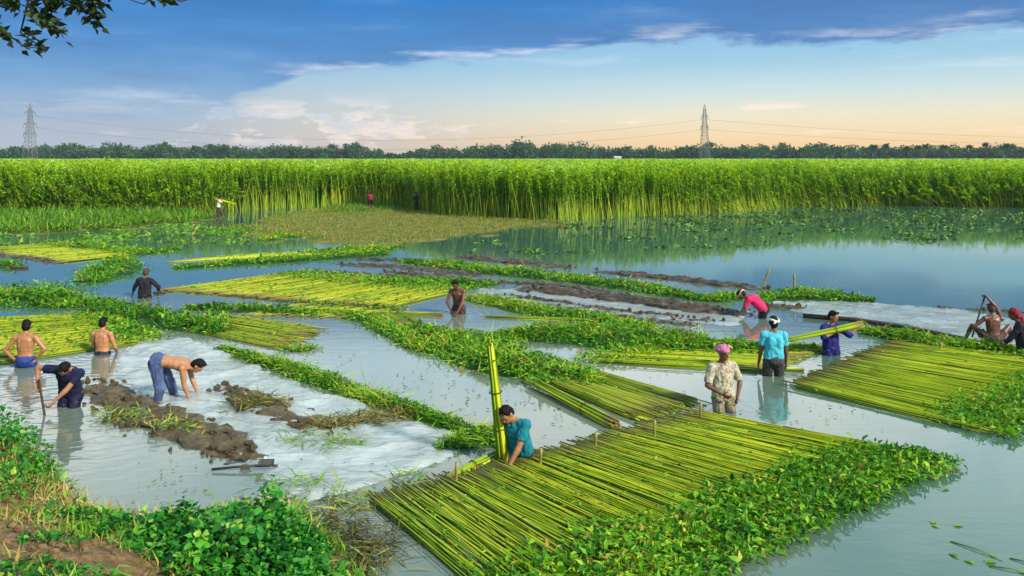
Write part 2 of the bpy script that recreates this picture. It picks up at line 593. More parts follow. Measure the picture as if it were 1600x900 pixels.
def bank_d(P):
    """signed distance to the water's edge, positive on the bank side"""
    P = np.asarray(P, float)
    a, b = EDGE[:-1], EDGE[1:]
    ab = b - a
    ap = P[:, None] - a[None]
    t = np.clip((ap * ab).sum(-1) / (ab * ab).sum(-1), 0, 1)
    q = a[None] + t[..., None] * ab[None]
    dv = P[:, None] - q
    dist = np.linalg.norm(dv, axis=-1)
    i = dist.argmin(1)
    cr = ab[i, 0] * dv[np.arange(len(P)), i, 1] - ab[i, 1] * dv[np.arange(len(P)), i, 0]
    return np.where(cr < 0, 1, -1) * dist[np.arange(len(P)), i]


def bank_h(x, y, d=None):
    if d is None:
        d = bank_d([(x, y)])[0]
    base = 0.30 * d if d > 0 else 0.55 * d
    n = fbm(x, y, 0.9, 4, 3.0) * 0.10 + fbm(x, y, 3.5, 3, 5.0) * 0.035
    base = min(base, 2.25)
    return max(base + n * min(1, max(0.15, d * 2 + 0.5)), -0.88)


def build_bank():
    xs = np.concatenate([np.arange(-30, -9, 0.5), np.arange(-9, 3.0, 0.085), np.arange(3, 30, 0.6)])
    ys = np.concatenate([np.arange(-12, 3, 0.6), np.arange(3, 13, 0.085), np.arange(13, 22, 0.4)])
    X, Y = np.meshgrid(xs, ys)
    P = np.stack([X.ravel(), Y.ravel()], 1)
    d = bank_d(P)
    keep = d > -1.8
    Z = np.array([bank_h(p[0], p[1], dd) if k else -0.89 for p, dd, k in zip(P, d, keep)])
    V = np.stack([P[:, 0], P[:, 1], Z], 1)
    nx, ny = len(xs), len(ys)
    i = np.arange(nx * ny).reshape(ny, nx)
    Fc = np.stack([i[:-1, :-1], i[:-1, 1:], i[1:, 1:], i[1:, :-1]], -1).reshape(-1, 4)
    Fc = Fc[keep[Fc].all(1)]
    me = np_mesh('bank', V, Fc, smooth=True, mats=[SOIL])
    tag(link('bank', me), kind='structure')


build_bank()


# ---- the standing jute field
FRONT = [(-700, 345), (-300, 340), (-100, 336), (60, 333), (220, 333), (330, 331), (450, 327), (560, 321), (625, 325), (700, 338), (780, 342), (880, 347), (960, 341), (1060, 336), (1150, 331),
         (1240, 323), (1400, 321), (1600, 324), (1900, 330), (2300, 336)]
FR = np.array([tuple(G(px, py)[:2]) for px, py in FRONT])


def front_y(x):
    return np.interp(x, FR[:, 0], FR[:, 1])


def plants(P, H, lean, nleaf=16, seg=3, lr=rng, leaf0=0.36, lsize=1.0):
    """jute plants: stems with drooping leaves over the upper part"""
    n = len(P)
    ts = np.array([0, 0.35, 0.7, 1.0])
    curve = ts ** 1.25
    az = lr.uniform(0, 6.28, n)
    path = P[:, None, :] + np.stack([lean[:, 0:1] * curve[None] + 0.05 * np.sin(az[:, None] + 4 * ts[None]) * ts[None],
                                     lean[:, 1:2] * curve[None] + 0.05 * np.cos(az[:, None] + 4 * ts[None]) * ts[None],
                                     H[:, None] * ts[None]], -1)
    hl = np.linalg.norm(lean, axis=1)
    path[:, :, 2] -= P[:, 2:3] * 0
    rad = np.array([0.021, 0.018, 0.013, 0.006])
    ang = np.arange(seg) * 2 * np.pi / seg
    ring = np.stack([np.cos(ang), np.sin(ang), np.zeros(seg)], -1)
    V = (path[:, :, None, :] + ring[None, None] * rad[None, :, None, None]).reshape(-1, 3)
    f = []
    for i in range(3):
        for j in range(seg):
            a0, a1 = i * seg + j, i * seg + (j + 1) % seg
            f += [(a0, a1, a1 + seg), (a0, a1 + seg, a0 + seg)]
    f = np.array(f)
    Fs = (f[None] + (np.arange(n) * 4 * seg)[:, None, None]).reshape(-1, 3)
    svar = np.repeat(np.clip(lr.normal(0.5, 0.25, n), 0, 1), len(f))
    # leaves
    m = n * nleaf
    t = leaf0 + (1 - leaf0) * lr.uniform(0, 1, (n, nleaf)) ** 0.7
    base = np.stack([np.stack([np.interp(t[i], ts, path[i, :, k]) for k in range(3)], -1) for i in range(n)]) if n < 50 else None
    if base is None:
        idx = np.clip(np.searchsorted(ts, t) - 1, 0, 2)
        w = ((t - ts[idx]) / (ts[idx + 1] - ts[idx]))[..., None]
        ii = np.arange(n)[:, None]
        base = path[ii, idx] * (1 - w) + path[ii, idx + 1] * w
    base = base.reshape(-1, 3)
    a = lr.uniform(0, 6.28, m)
    el = lr.uniform(-0.6, 0.55, m)
    D = np.stack([np.cos(a) * np.cos(el), np.sin(a) * np.cos(el), np.sin(el)], -1)
    Nn = np.stack([np.zeros(m), np.zeros(m), np.ones(m)], -1) + lr.normal(0, 0.3, (m, 3))
    L = lr.uniform(0.14, 0.30, m) * lsize
    cl = np.array([fbm(p[0], p[1], 0.45, 3, 21.0) for p in P]) if n > 1 else np.zeros(n)
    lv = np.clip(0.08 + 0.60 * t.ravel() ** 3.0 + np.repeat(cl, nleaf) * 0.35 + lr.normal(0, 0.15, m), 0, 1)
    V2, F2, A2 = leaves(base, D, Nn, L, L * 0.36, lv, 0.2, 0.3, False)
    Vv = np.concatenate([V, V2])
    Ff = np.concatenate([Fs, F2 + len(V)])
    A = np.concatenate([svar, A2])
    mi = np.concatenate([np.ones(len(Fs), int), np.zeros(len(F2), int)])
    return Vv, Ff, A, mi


def lodged(x):
    """how far plants lean over at a place along the front: sideways, forward"""
    px = 800 + x / 58.0 * F
    if px < 330:
        return -1.2 * random.random() ** 2 + random.gauss(0.1, 0.5), -random.random() ** 2 * 1.5
    if px > 1150:
        return -abs(random.gauss(0.7, 0.6)), -random.random() ** 2 * 1.6
    return random.gauss(-0.12, 0.30), random.gauss(-0.18, 0.25)


def build_field():
    # 300 plants along the front edge, each an individual
    protos = []
    for k in range(10):
        H = np.array([3.15 + 0.3 * random.random()])
        Vv, Ff, A, mi = plants(np.zeros((1, 3)), H, np.array([[random.gauss(0, 0.2), random.gauss(-0.15, 0.15)]]), 34, leaf0=0.42)
        protos.append(np_mesh('jute_plant', Vv, Ff, A, mats=[FIELD, FSTEM], midx=mi))
    label = 'tall green jute plant standing along the flooded front edge of the field'
    for i in range(300):
        x = -38 + 76 * (i + random.random()) / 300
        y = front_y(x) + random.uniform(-0.15, 0.5)
        lx, ly = lodged(x)
        o = link('jute_plant', protos[i % 10], None, (x, y, -0.05), (math.atan2(-ly, 3.2) * 0.9, math.atan2(lx, 3.2), 0), None)
        s = random.uniform(0.78, 1.06) + 0.10 * fbm(x, 0, 0.11, 3, 7.0)
        o.scale = (1, 1, s)
        # turn by a multiple only about the vertical of the plant itself
        tag(o, label, 'jute plant', 'jute plants along the front edge of the field')
    # the crop behind them
    n = 8200
    x = rng.uniform(-62, 62, n)
    d = rng.uniform(0.2, 1, n) ** 1.5 * 7.0
    P = np.stack([x, front_y(x) + d, np.full(n, -0.05)], -1)
    lean = np.array([lodged(v) for v in x])
    lean[:, 1] *= np.clip(1.2 - d / 2, 0.1, 1)
    H = rng.normal(3.22, 0.24, n) - np.hypot(lean[:, 0], lean[:, 1]) ** 2 * 0.18 + np.array([fbm(v, w, 0.35, 3, 1.0) for v, w in P[:, :2]]) * 0.32 + np.array([fbm(v, 0, 0.11, 3, 7.0) for v in x]) * 0.35
    # lodged plants that have toppled toward the water
    m = 620
    x2 = np.where(rng.uniform(0, 1, m) < 0.42, rng.uniform(-40, -20, m), rng.uniform(12, 46, m))
    P2 = np.stack([x2, front_y(x2) + rng.uniform(-0.3, 1.2, m), np.full(m, -0.05)], -1)
    ln = np.stack([-np.abs(rng.normal(1.3, 0.6, m)) * np.where((x2 < 0) & (rng.uniform(0, 1, m) < 0.5), -1, 1), -np.abs(rng.normal(0.9, 0.5, m))], -1)
    P, lean = np.concatenate([P, P2]), np.concatenate([lean, ln])
    H = np.concatenate([H, np.sqrt(np.maximum(0.6, 3.1 ** 2 - (ln ** 2).sum(1))) * rng.uniform(0.55, 0.95, m)])
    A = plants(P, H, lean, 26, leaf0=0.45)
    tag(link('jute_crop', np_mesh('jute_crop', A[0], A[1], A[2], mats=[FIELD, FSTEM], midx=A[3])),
        'dense green jute crop standing behind the front row of the field', 'crop', kind='stuff')
    # canopy: tips only, thinning with distance, over an uneven sheet of leaf
    n = 30000
    q = rng.uniform(0, 1, n)
    dist = 5 + 115 * q ** 1.6
    w = 1.0 + dist / 60
    x = rng.uniform(-62, 62, n) * w
    y = front_y(np.clip(x, -90, 90)) + dist
    z = 3.02 + rng.uniform(0, 0.34, n) + np.array([fbm(v, u, 0.06, 3, 1.0) for v, u in zip(x, y)]) * 0.16
    a = rng.uniform(0, 6.28, n); el = rng.uniform(-0.1, 1.0, n)
    D = np.stack([np.cos(a) * np.cos(el), np.sin(a) * np.cos(el), np.sin(el)], -1)
    L = rng.uniform(0.16, 0.30, n) * (1 + dist / 80)
    V, Fc, Av = leaves(np.stack([x, y, z], -1), D, rng.normal(0, 0.4, (n, 3)) + [0, 0, 1], L, L * 0.4, np.clip(rng.normal(0.72, 0.16, n), 0, 1), 0.2, 0.2, False)
    tag(link('jute_canopy', np_mesh('jute_canopy', V, Fc, Av, mats=[FIELD])), 'bright green leafy tops of the jute field reaching back to the trees', 'crop', kind='stuff')
    xs = np.linspace(-1, 1, 190)
    rows = [3.0, 3.6, 5.0, 6.5, 8.5, 11, 14, 18, 23, 30, 38, 48, 60, 75, 92, 115, 145, 180, 220, 270, 330, 380]
    V = []
    for j, dr in enumerate(rows):
        W = 66 + dr * 1.1
        for u in xs:
            X = u * W
            Y = float(front_y(np.clip(X, -90, 90))) * (1 if dr < 60 else max(0, 1 - (dr - 60) / 200)) + (58 * (0 if dr < 60 else min(1, (dr - 60) / 200))) + dr
            Z = 3.0 + fbm(X, Y, 0.06, 3, 1.0) * 0.16 + random.uniform(-0.12, 0.12) if j > 0 else 0.0
            V.append((X, Y, Z))
    k = len(xs)
    i = np.arange(len(V)).reshape(len(rows), k)
    Fc = np.stack([i[:-1, :-1], i[:-1, 1:], i[1:, 1:], i[1:, :-1]], -1).reshape(-1, 4)
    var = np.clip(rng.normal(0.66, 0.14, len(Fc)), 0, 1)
    var[:k - 1] = 0.05  # upright front face coloured dark, an added backing for shade among the stems
    tag(link('field', np_mesh('field', V, Fc, var, mats=[FIELD])), kind='structure')


build_field()


# ---- the wood on the skyline
def crown(cx, cy, z0, h, w, n, size, lr=rng, lobes=8):
    """leaf clumps spread through the volume of a crown of several lobes"""
    ch = []
    P = []
    for k in range(lobes):
        a = random.uniform(0, 6.28)
        rr = random.uniform(0, 0.55) * w * 0.5
        c = np.array([cx + math.cos(a) * rr, cy + math.sin(a) * rr, z0 + h * random.uniform(0.22, 0.78)])
        rad = np.array([w * random.uniform(0.24, 0.38), w * random.uniform(0.24, 0.38), h * random.uniform(0.16, 0.26)])
        m = n // lobes
        v = unit(lr.normal(0, 1, (m, 3))) * (lr.uniform(0.35, 1, (m, 1)) ** 0.5)
        P.append(c + v * rad)
    P = np.concatenate(P)
    m = len(P)
    D = unit(lr.normal(0, 1, (m, 3)) + [0, 0, -0.1])
    L = lr.uniform(0.6, 1.3, m) * size
    return leaves(P, D, lr.normal(0, 1, (m, 3)) + [0, 0, 0.6], L, L * 0.75, np.clip(lr.normal(0.5, 0.25, m), 0, 1), 0.15, 0.2, False)


def build_wood():
    ch = []
    # skyline heights (column, top row) read off along the horizon
    sky = [(-300, 232), (0, 236), (60, 229), (130, 227), (200, 230), (330, 228), (380, 231), (430, 229), (520, 228), (590, 233), (600, 240), (650, 239), (655, 234), (720, 232), (760, 229),
           (860, 224), (930, 228), (1000, 233), (1050, 233), (1075, 229), (1200, 229), (1300, 229), (1400, 230), (1500, 231), (1600, 228), (1900, 230)]
    sxp = np.array(sky, float)
    px = -280.0
    while px < 1880:
        if abs(px - 648) < 4:
            px += 6
        Y = random.uniform(480, 560)
        top = np.interp(px, sxp[:, 0], sxp[:, 1]) + random.uniform(-2.0, 3.5) + 9.0 * fbm(px, 0, 0.03, 3, 4.0)
        h = (HOR - top) / F * Y + CAM_H
        w = random.uniform(6, 16)
        ch.append(crown((px - 800) / F * Y, Y, 0.2, h * 1.12, w, 330, 1.5))
        ch.append(crown((px - 797) / F * Y, Y + 8, -1.5, h * 0.85, w * 1.3, 160, 2.0))
        px += random.uniform(4.5, 8)
    V, Fc, A = cat(ch)
    tag(link('distant_wood', np_mesh('distant_wood', V, Fc, A, mats=[TREE])), 'long dark belt of trees along the far edge of the field', 'wood', kind='stuff')

    def tree(px, top, Y, w, label, n=320, size=0.9, lobes=8):
        x = (px - 800) / F * Y
        h = (HOR - top) / F * Y + CAM_H
        t = empty('tree', (x, Y, 0), label, 'tree', 'trees standing out of the far wood')
        V, Fc = tube([(0, 0, 0), (0.1, 0, h * 0.3), (-0.1, 0, h * 0.6)], [w * 0.035, w * 0.026, w * 0.01], 6)
        link('trunk', np_mesh('trunk', V, Fc, mats=[BARK]), t)
        V, Fc, A = crown(0, 0, h * 0.12, h * 0.9, w, n, size, rng, lobes)
        link('crown', np_mesh('crown', V, Fc, A, mats=[TREE]), t)
    tree(915, 226, 440, 15, 'broad rounded tree standing proud of the wood beside the small white house')
    tree(1044, 231, 400, 10, 'dark bushy tree just before the taller pylon, wider of two')
    tree(1020, 227, 420, 7, 'narrow dark tree beside the dark bushy tree near the taller pylon')
    tree(868, 223, 450, 12, 'tallest rounded tree at the middle of the far wood')
    tree(735, 229, 450, 11, 'domed tree near the gap in the middle of the far wood')
    tree(40, 231, 430, 3.2, 'small round dark tree at the foot of the double pylon', 120, 0.6)
    tree(26, 237, 450, 4, 'low bush beside the double pylon on the far side of its foot', 100, 0.6)
    tree(1558, 222, 420, 6, 'loose feathery tree beyond the row of thin palms', 200, 0.7)
    tree(1495, 224, 430, 9, 'rounded tree rising behind the row of thin palms')

    tree(1180, 226, 470, 10, 'rounded tree crown standing up behind the tapering pylon on its sunset side', 300, 0.9)
    tree(1265, 227, 460, 9, 'rounded tree crown midway between the tapering pylon and the thin palms', 300, 0.9)
    tree(1330, 225, 450, 8, 'tall tree crown just before the row of thin palms begins', 280, 0.9)

    def palm(px, top, Y, label):
        x = (px - 800) / F * Y
        h = (HOR - top) / F * Y + CAM_H
        t = empty('palm_tree', (x, Y, 0), label, 'palm tree', 'thin palms on the skyline')
        V, Fc = tube([(0, 0, 0), (0.25, 0, h * 0.5), (0.1, 0, h * 0.86)], [0.28, 0.2, 0.16], 6)
        link('trunk', np_mesh('trunk', V, Fc, mats=[BARK]), t)
        m = 70
        a = rng.uniform(0, 6.28, m); el = rng.uniform(-0.7, 1.1, m)
        D = np.stack([np.cos(a) * np.cos(el), np.sin(a) * np.cos(el), np.sin(el)], -1)
        V, Fc, A = leaves(np.tile([0.1, 0, h * 0.86], (m, 1)), D, np.tile([0, 0, 1.0], (m, 1)), rng.uniform(1.4, 2.4, m), rng.uniform(0.3, 0.5, m), rng.uniform(0.2, 0.8, m), 0.2, 0.35, False)
        link('crown', np_mesh('crown', V, Fc, A, mats=[TREE]), t)
    for px, top in ((1366, 225), (1384, 223), (1418, 227), (1436, 226), (1446, 224), (1474, 226), (1514, 225), (1540, 221), (1572, 224)):
        palm(px, top, 400, 'thin dark palm rising from the far wood on the sunset side')
    # small white house before the wood
    h = empty('house', ((965 - 800) / F * 430, 430, 0), 'tiny white house at the far edge of the field before the wood', 'house')
    wall = plain_mat('whitewash', (0.45, 0.45, 0.43), 0.8, 0.2)
    roof = plain_mat('tin_roof', (0.42, 0.44, 0.46), 0.5, 0.3)
    V = np.array([(-1.7, -1.5, 0), (1.7, -1.5, 0), (1.7, 1.5, 0), (-1.7, 1.5, 0), (-1.7, -1.5, 3.7), (1.7, -1.5, 3.7), (1.7, 1.5, 3.7), (-1.7, 1.5, 3.7)], float)
    Fq = [(0, 1, 5, 4), (1, 2, 6, 5), (2, 3, 7, 6), (3, 0, 4, 7), (4, 5, 6, 7)]
    link('wall', np_mesh('wall', V, Fq, mats=[wall]), h)
    V = [(-2, -1.8, 3.65), (2, -1.8, 3.65), (2, 0, 4.3), (-2, 0, 4.3), (2, 1.8, 3.65), (-2, 1.8, 3.65), (-2, -1.8, 3.55), (2, -1.8, 3.55), (2, 1.8, 3.55), (-2, 1.8, 3.55)]
    link('roof', np_mesh('roof', V, [(0, 1, 2, 3), (3, 2, 4, 5), (6, 7, 1, 0), (9, 8, 7, 6), (5, 4, 8, 9)], mats=[roof]), h)


build_wood()


# ---- pylons and lines
def box_between(p, q, r):
    return tube([p, q], [r, r], 4)


def pylon(name, x, Y, H, w0, label, arms):
    t = empty(name, (x, Y, 0), label, 'pylon')

    def wid(z):
        f = z / H
        return w0 * (1 - f) ** 1.15 * 0.5 + 0.42
    lv = [0]
    while lv[-1] < H * 0.9:
        lv.append(min(H * 0.9, lv[-1] + max(1.6, wid(lv[-1]) * 1.15)))
    for sx in (-1, 1):
        for sy in (-1, 1):
            V, Fc = tube([(sx * wid(z), sy * wid(z), z) for z in lv] + [(0, 0, H)], [0.13] * len(lv) + [0.08], 4)
            link('leg', np_mesh('leg', V, Fc, mats=[STEEL]), t)
    ch = []
    for a, b in zip(lv[:-1], lv[1:]):
        for k in range(4):
            c = [(-1, -1), (1, -1), (1, 1), (-1, 1)]
            (x0, y0), (x1, y1) = c[k], c[(k + 1) % 4]
            for (u, v) in ((((x0 * wid(a), y0 * wid(a), a)), ((x1 * wid(b), y1 * wid(b), b))), (((x1 * wid(a), y1 * wid(a), a)), ((x0 * wid(b), y0 * wid(b), b))),
                           (((x0 * wid(b), y0 * wid(b), b)), ((x1 * wid(b), y1 * wid(b), b)))):
                V, Fc = box_between(u, v, 0.06)
                ch.append((V, Fc, np.zeros(len(Fc))))
    V, Fc, A = cat(ch)
    link('lattice_bracing', np_mesh('lattice_bracing', V, Fc, mats=[STEEL]), t)
    ends = []
    for z, L in arms:
        ch = []
        for s in (-1, 1):
            for dz in (0.0, 1.2):
                for sy in (-1, 1):
                    V, Fc = box_between((s * wid(z), sy * wid(z), z + dz), (s * L, 0, z), 0.09)
                    ch.append((V, Fc, np.zeros(len(Fc))))
        V, Fc, A = cat(ch)
        arm = link('cross_arm', np_mesh('cross_arm', V, Fc, mats=[STEEL]), t)
        for s in (-1, 1):
            V, Fc = tube([(s * L, 0, z), (s * L, 0, z - 1.8)], [0.14, 0.14], 6)
            link('insulator', np_mesh('insulator', V, Fc, mats=[WIRE]), arm)
            ends.append((x + s * L, Y, z - 1.8))
    return ends


Y1, Y2 = 455.0, 470.0
E1 = pylon('pylon', (47 - 800) / F * Y1, Y1, 34.8, 5.4, 'grey lattice pylon with wide arms above a small round tree', [(29.0, 3.1), (22.5, 3.7), (17.0, 3.7)])
E2 = pylon('pylon', (1101 - 800) / F * Y2, Y2, 35.2, 5.2, 'tapering lattice pylon standing against the peach-coloured sky', [(27.5, 2.0), (21.5, 2.2)])


def cable(p, q, sag, label):
    path = []
    for i in range(25):
        t = i / 24
        v = Vector(p).lerp(Vector(q), t)
        v.z -= sag * 4 * t * (1 - t)
        path.append(v)
    V, Fc = tube(path, [0.06] * 25, 4)
    tag(link('power_line', np_mesh('power_line', V, Fc, mats=[WIRE])), label, 'cable', 'power lines strung between the pylons')


far_r = [(620, Y2 + 30, 27), (620, Y2 + 30, 21)]
far_l = [(-560, Y1 - 15, 27), (-560, Y1 - 15, 21)]
cable(E1[1], E2[0], 13, 'upper power line sagging between the two pylons')
cable(E1[3], E2[2], 12, 'lower power line sagging between the two pylons')
cable(E2[1], far_r[0], 11, 'upper power line running from the tapering pylon toward the palms')
cable(E2[3], far_r[1], 9, 'lower power line running from the tapering pylon toward the palms')
cable(E1[0], far_l[0], 9, 'power line leaving the wide-armed pylon away from the field')


# ---- the bough that hangs into the picture, with its tree on the bank
def build_bough():
    base = Vector((-6.6, 4.4, 0))
    base.z = bank_h(base.x, base.y) - 0.1
    t = empty('tree', base, 'dark leafy bough of a bank tree hanging into the sky at the top corner', 'tree')
    limb = [(-6.6, 4.4, base.z), (-6.5, 4.5, 3.0), (-6.2, 4.8, 4.9), (-5.4, 5.3, 5.55), (-4.4, 5.7, 5.55), (-3.6, 5.9, 5.35), (-3.1, 6.0, 5.22)]
    V, Fc = tube([Vector(p) - base for p in limb], [0.24, 0.20, 0.13, 0.07, 0.04, 0.022, 0.012], 8)
    link('trunk', np_mesh('trunk', V, Fc, smooth=True, mats=[BARK]), t)
    V, Fc = tube([Vector(p) - base for p in [(-5.4, 5.3, 5.55), (-4.2, 5.9, 5.85), (-3.2, 6.1, 5.45), (-2.5, 6.2, 5.25)]], [0.05, 0.035, 0.02, 0.008], 6)
    link('limb', np_mesh('limb', V, Fc, smooth=True, mats=[BARK]), t)
    twigs = []
    sprays = [((-3.5, 5.9, 5.35), [(8, 45), (40, 70), (44, 74)], 15), ((-3.6, 5.9, 5.35), [(60, 10), (75, 35), (105, 60)], 18), ((-3.3, 6.0, 5.25), [(70, 10), (85, 45), (108, 58)], 16),
              ((-3.7, 5.8, 5.3), [(10, 20), (20, 50), (2, 62)], 15), ((-3.1, 6.0, 5.22), [(110, 0), (125, 18), (122, 30)], 20), ((-3.0, 6.0, 5.2), [(130, 0), (142, 8), (150, 2)], 14),
              ((-3.4, 6.0, 5.3), [(30, 5), (45, 12), (52, 30)], 22), ((-3.6, 5.9, 5.35), [(0, 5), (15, 12), (30, 20)], 16), ((-3.2, 6.0, 5.3), [(90, -5), (100, 8), (135, 22)], 26), ((-3.2, 6.0, 5.3), [(60, -5), (58, 8), (75, 18)], 22),
              ((-2.7, 6.1, 5.35), [(175, -4), (176, 2)], 3), ((-2.6, 6.1, 5.35), [(202, -3), (203, 1)], 2), ((-2.5, 6.2, 5.25), [(250, -4), (253, 2)], 5), ((-2.4, 6.2, 5.25), [(270, -4), (272, 1)], 3), ((-2.4, 6.2, 5.25), [(298, -4), (299, 0)], 2)]
    lm = []
    lz = np.zeros((1, 3))
    for k in range(3):
        V, Fc, A = leaves(lz, np.array([[1.0, 0, 0]]), np.array([[0, 0, 1.0]]), [0.092], [0.056], np.array([0.3 + 0.3 * k]), 0.2, 0.1 * k)
        lm.append(np_mesh('leaf', V, Fc, A, mats=[BOUGH]))
    for st, path, nl in sprays:
        Yb = 6.0
        pts = [Vector(st)] + [Vector(((px - 800) / F * Yb, Yb + random.uniform(-0.25, 0.25), CAM_H + (HOR - py) / F * Yb)) for px, py in path]
        V, Fc = tube([p - base for p in pts], [0.010] + [0.006] * (len(pts) - 2) + [0.003], 5)
        twigs.append(link('twig', np_mesh('twig', V, Fc, mats=[BARK]), t))
        for i in range(int(nl * 1.6)):
            u = random.uniform(0.12, 1.0) * (len(pts) - 1)
            i0 = min(int(u), len(pts) - 2)
            p = pts[i0].lerp(pts[i0 + 1], u - i0) - base + Vector((random.gauss(0, 0.022), random.gauss(0, 0.03), random.gauss(0, 0.022)))
            link('leaf', random.choice(lm), twigs[-1], p, (random.uniform(-1.2, 1.2), random.uniform(-0.9, 0.9), random.uniform(0, 6.28)), [random.uniform(0.7, 1.2)] * 3)


build_bough()


# ---- the evening air: thin haze over the whole place
def build_haze():
    me = bpy.data.meshes.new('haze')
    x, y0, y1, z0, z1 = 900.0, -40.0, 640.0, -2.0, 46.0
    V = [(-x, y0, z0), (x, y0, z0), (x, y1, z0), (-x, y1, z0), (-x, y0, z1), (x, y0, z1), (x, y1, z1), (-x, y1, z1)]
    me.from_pydata(V, [], [(3, 2, 1, 0), (4, 5, 6, 7), (0, 1, 5, 4), (1, 2, 6, 5), (2, 3, 7, 6), (3, 0, 4, 7)])
    m = bpy.data.materials.new('haze_air')
    m.use_nodes = True
    nt = m.node_tree
    nt.nodes.clear()
    out = nt.nodes.new('ShaderNodeOutputMaterial')
    v = nt.nodes.new('ShaderNodeVolumePrincipled')
    v.inputs['Color'].default_value = (0.72, 0.86, 1.0, 1)
    v.inputs['Density'].default_value = 0.00013
    nt.links.new(v.outputs[0], out.inputs['Volume'])
    me.materials.append(m)
    tag(link('haze', me), 'thin bluish evening haze over the fields', 'haze', kind='stuff')


build_haze()


# ================================================================== THE WORK IN THE POND
# ---- shared stalk meshes: 1 m long along +x, scaled to length
def stalk_meshes(mat, r=0.016, k=6):
    out = []
    for i in range(k):
        path, rad = [], []
        for j in range(5):
            t = j / 4
            path.append((t, 0.011 * math.sin(3.1 * t * (1 + i * 0.35) + i) * (0.3 + t), 0.005 * math.sin(2.5 * t + i * 1.7)))
            rad.append(r * (1.0 - 0.5 * t))
        V, Fc = tube(path, rad, 5)
        out.append(np_mesh('stalk', V, Fc, smooth=True, mats=[mat]))
    return out


STK = stalk_meshes(STALK)
STKD = stalk_meshes(STALK_DULL)


def lay_stalk(parent, a, b, meshes=STK, thick=1.0, name='stalk'):
    """one stalk from a to b (parent space)"""
    d = Vector(b) - Vector(a)
    L = d.length
    q = d.to_track_quat('X', 'Z')
    o = link(name, random.choice(meshes), parent, a, q.to_euler())
    o.scale = (L, thick, thick)
    return o


def leaf_mesh(mt, var, width, droop, fold=0.16, heart=0.0):
    """one broad leaf with a midrib crease, curved along its length"""
    us = [0.0, 0.12, 0.32, 0.55, 0.78, 1.0]
    V, Fc = [], []
    for u in us:
        w = width * 0.5 * (math.sin(math.pi * min(1, u * (1 - heart * 0.4) + heart * 0.28)) ** 0.8 if 0 < u < 1 else 0.02)
        z = -droop * u * u + 0.04 * math.sin(u * 5)
        for k in (-1, 0, 1):
            V.append((u, k * w, z + abs(k) * w * fold * 2 * (1 - u * 0.6)))
    for i in range(len(us) - 1):
        for j in range(2):
            p = i * 3 + j
            Fc.append((p, p + 3, p + 4, p + 1))
    return np_mesh('leaf', V, Fc, np.clip(np.random.default_rng(int(var * 1000)).normal(var, 0.03, len(Fc)), 0, 1), smooth=True, mats=[mt])


LEAF_ONE = [leaf_mesh(LEAF, 0.18 + 0.085 * k, 0.46, 0.08 + 0.05 * k) for k in range(9)]


def leaf_scatter(P, L, lr=rng, flat=0.55, width=0.44, mean=0.5, sd=0.24, bias=None):
    n = len(P)
    a = lr.uniform(0, 6.28, n)
    el = lr.normal(0.15, flat, n)
    D = np.stack([np.cos(a) * np.cos(el), np.sin(a) * np.cos(el), np.sin(el)], -1)
    if bias is not None:
        D = unit(D + bias)
    Nn = lr.normal(0, 0.45, (n, 3)) + [0, 0, 1]
    so = random.uniform(0, 60)
    patchy = np.array([fbm(p[0], p[1], 0.9, 3, so) for p in P.tolist()]) * 0.38
    return leaves(P, D, Nn, L, L * width * lr.uniform(0.6, 1.2, n), np.clip(lr.normal(mean, sd, n) + patchy, 0, 1), 0.22, 0.14)


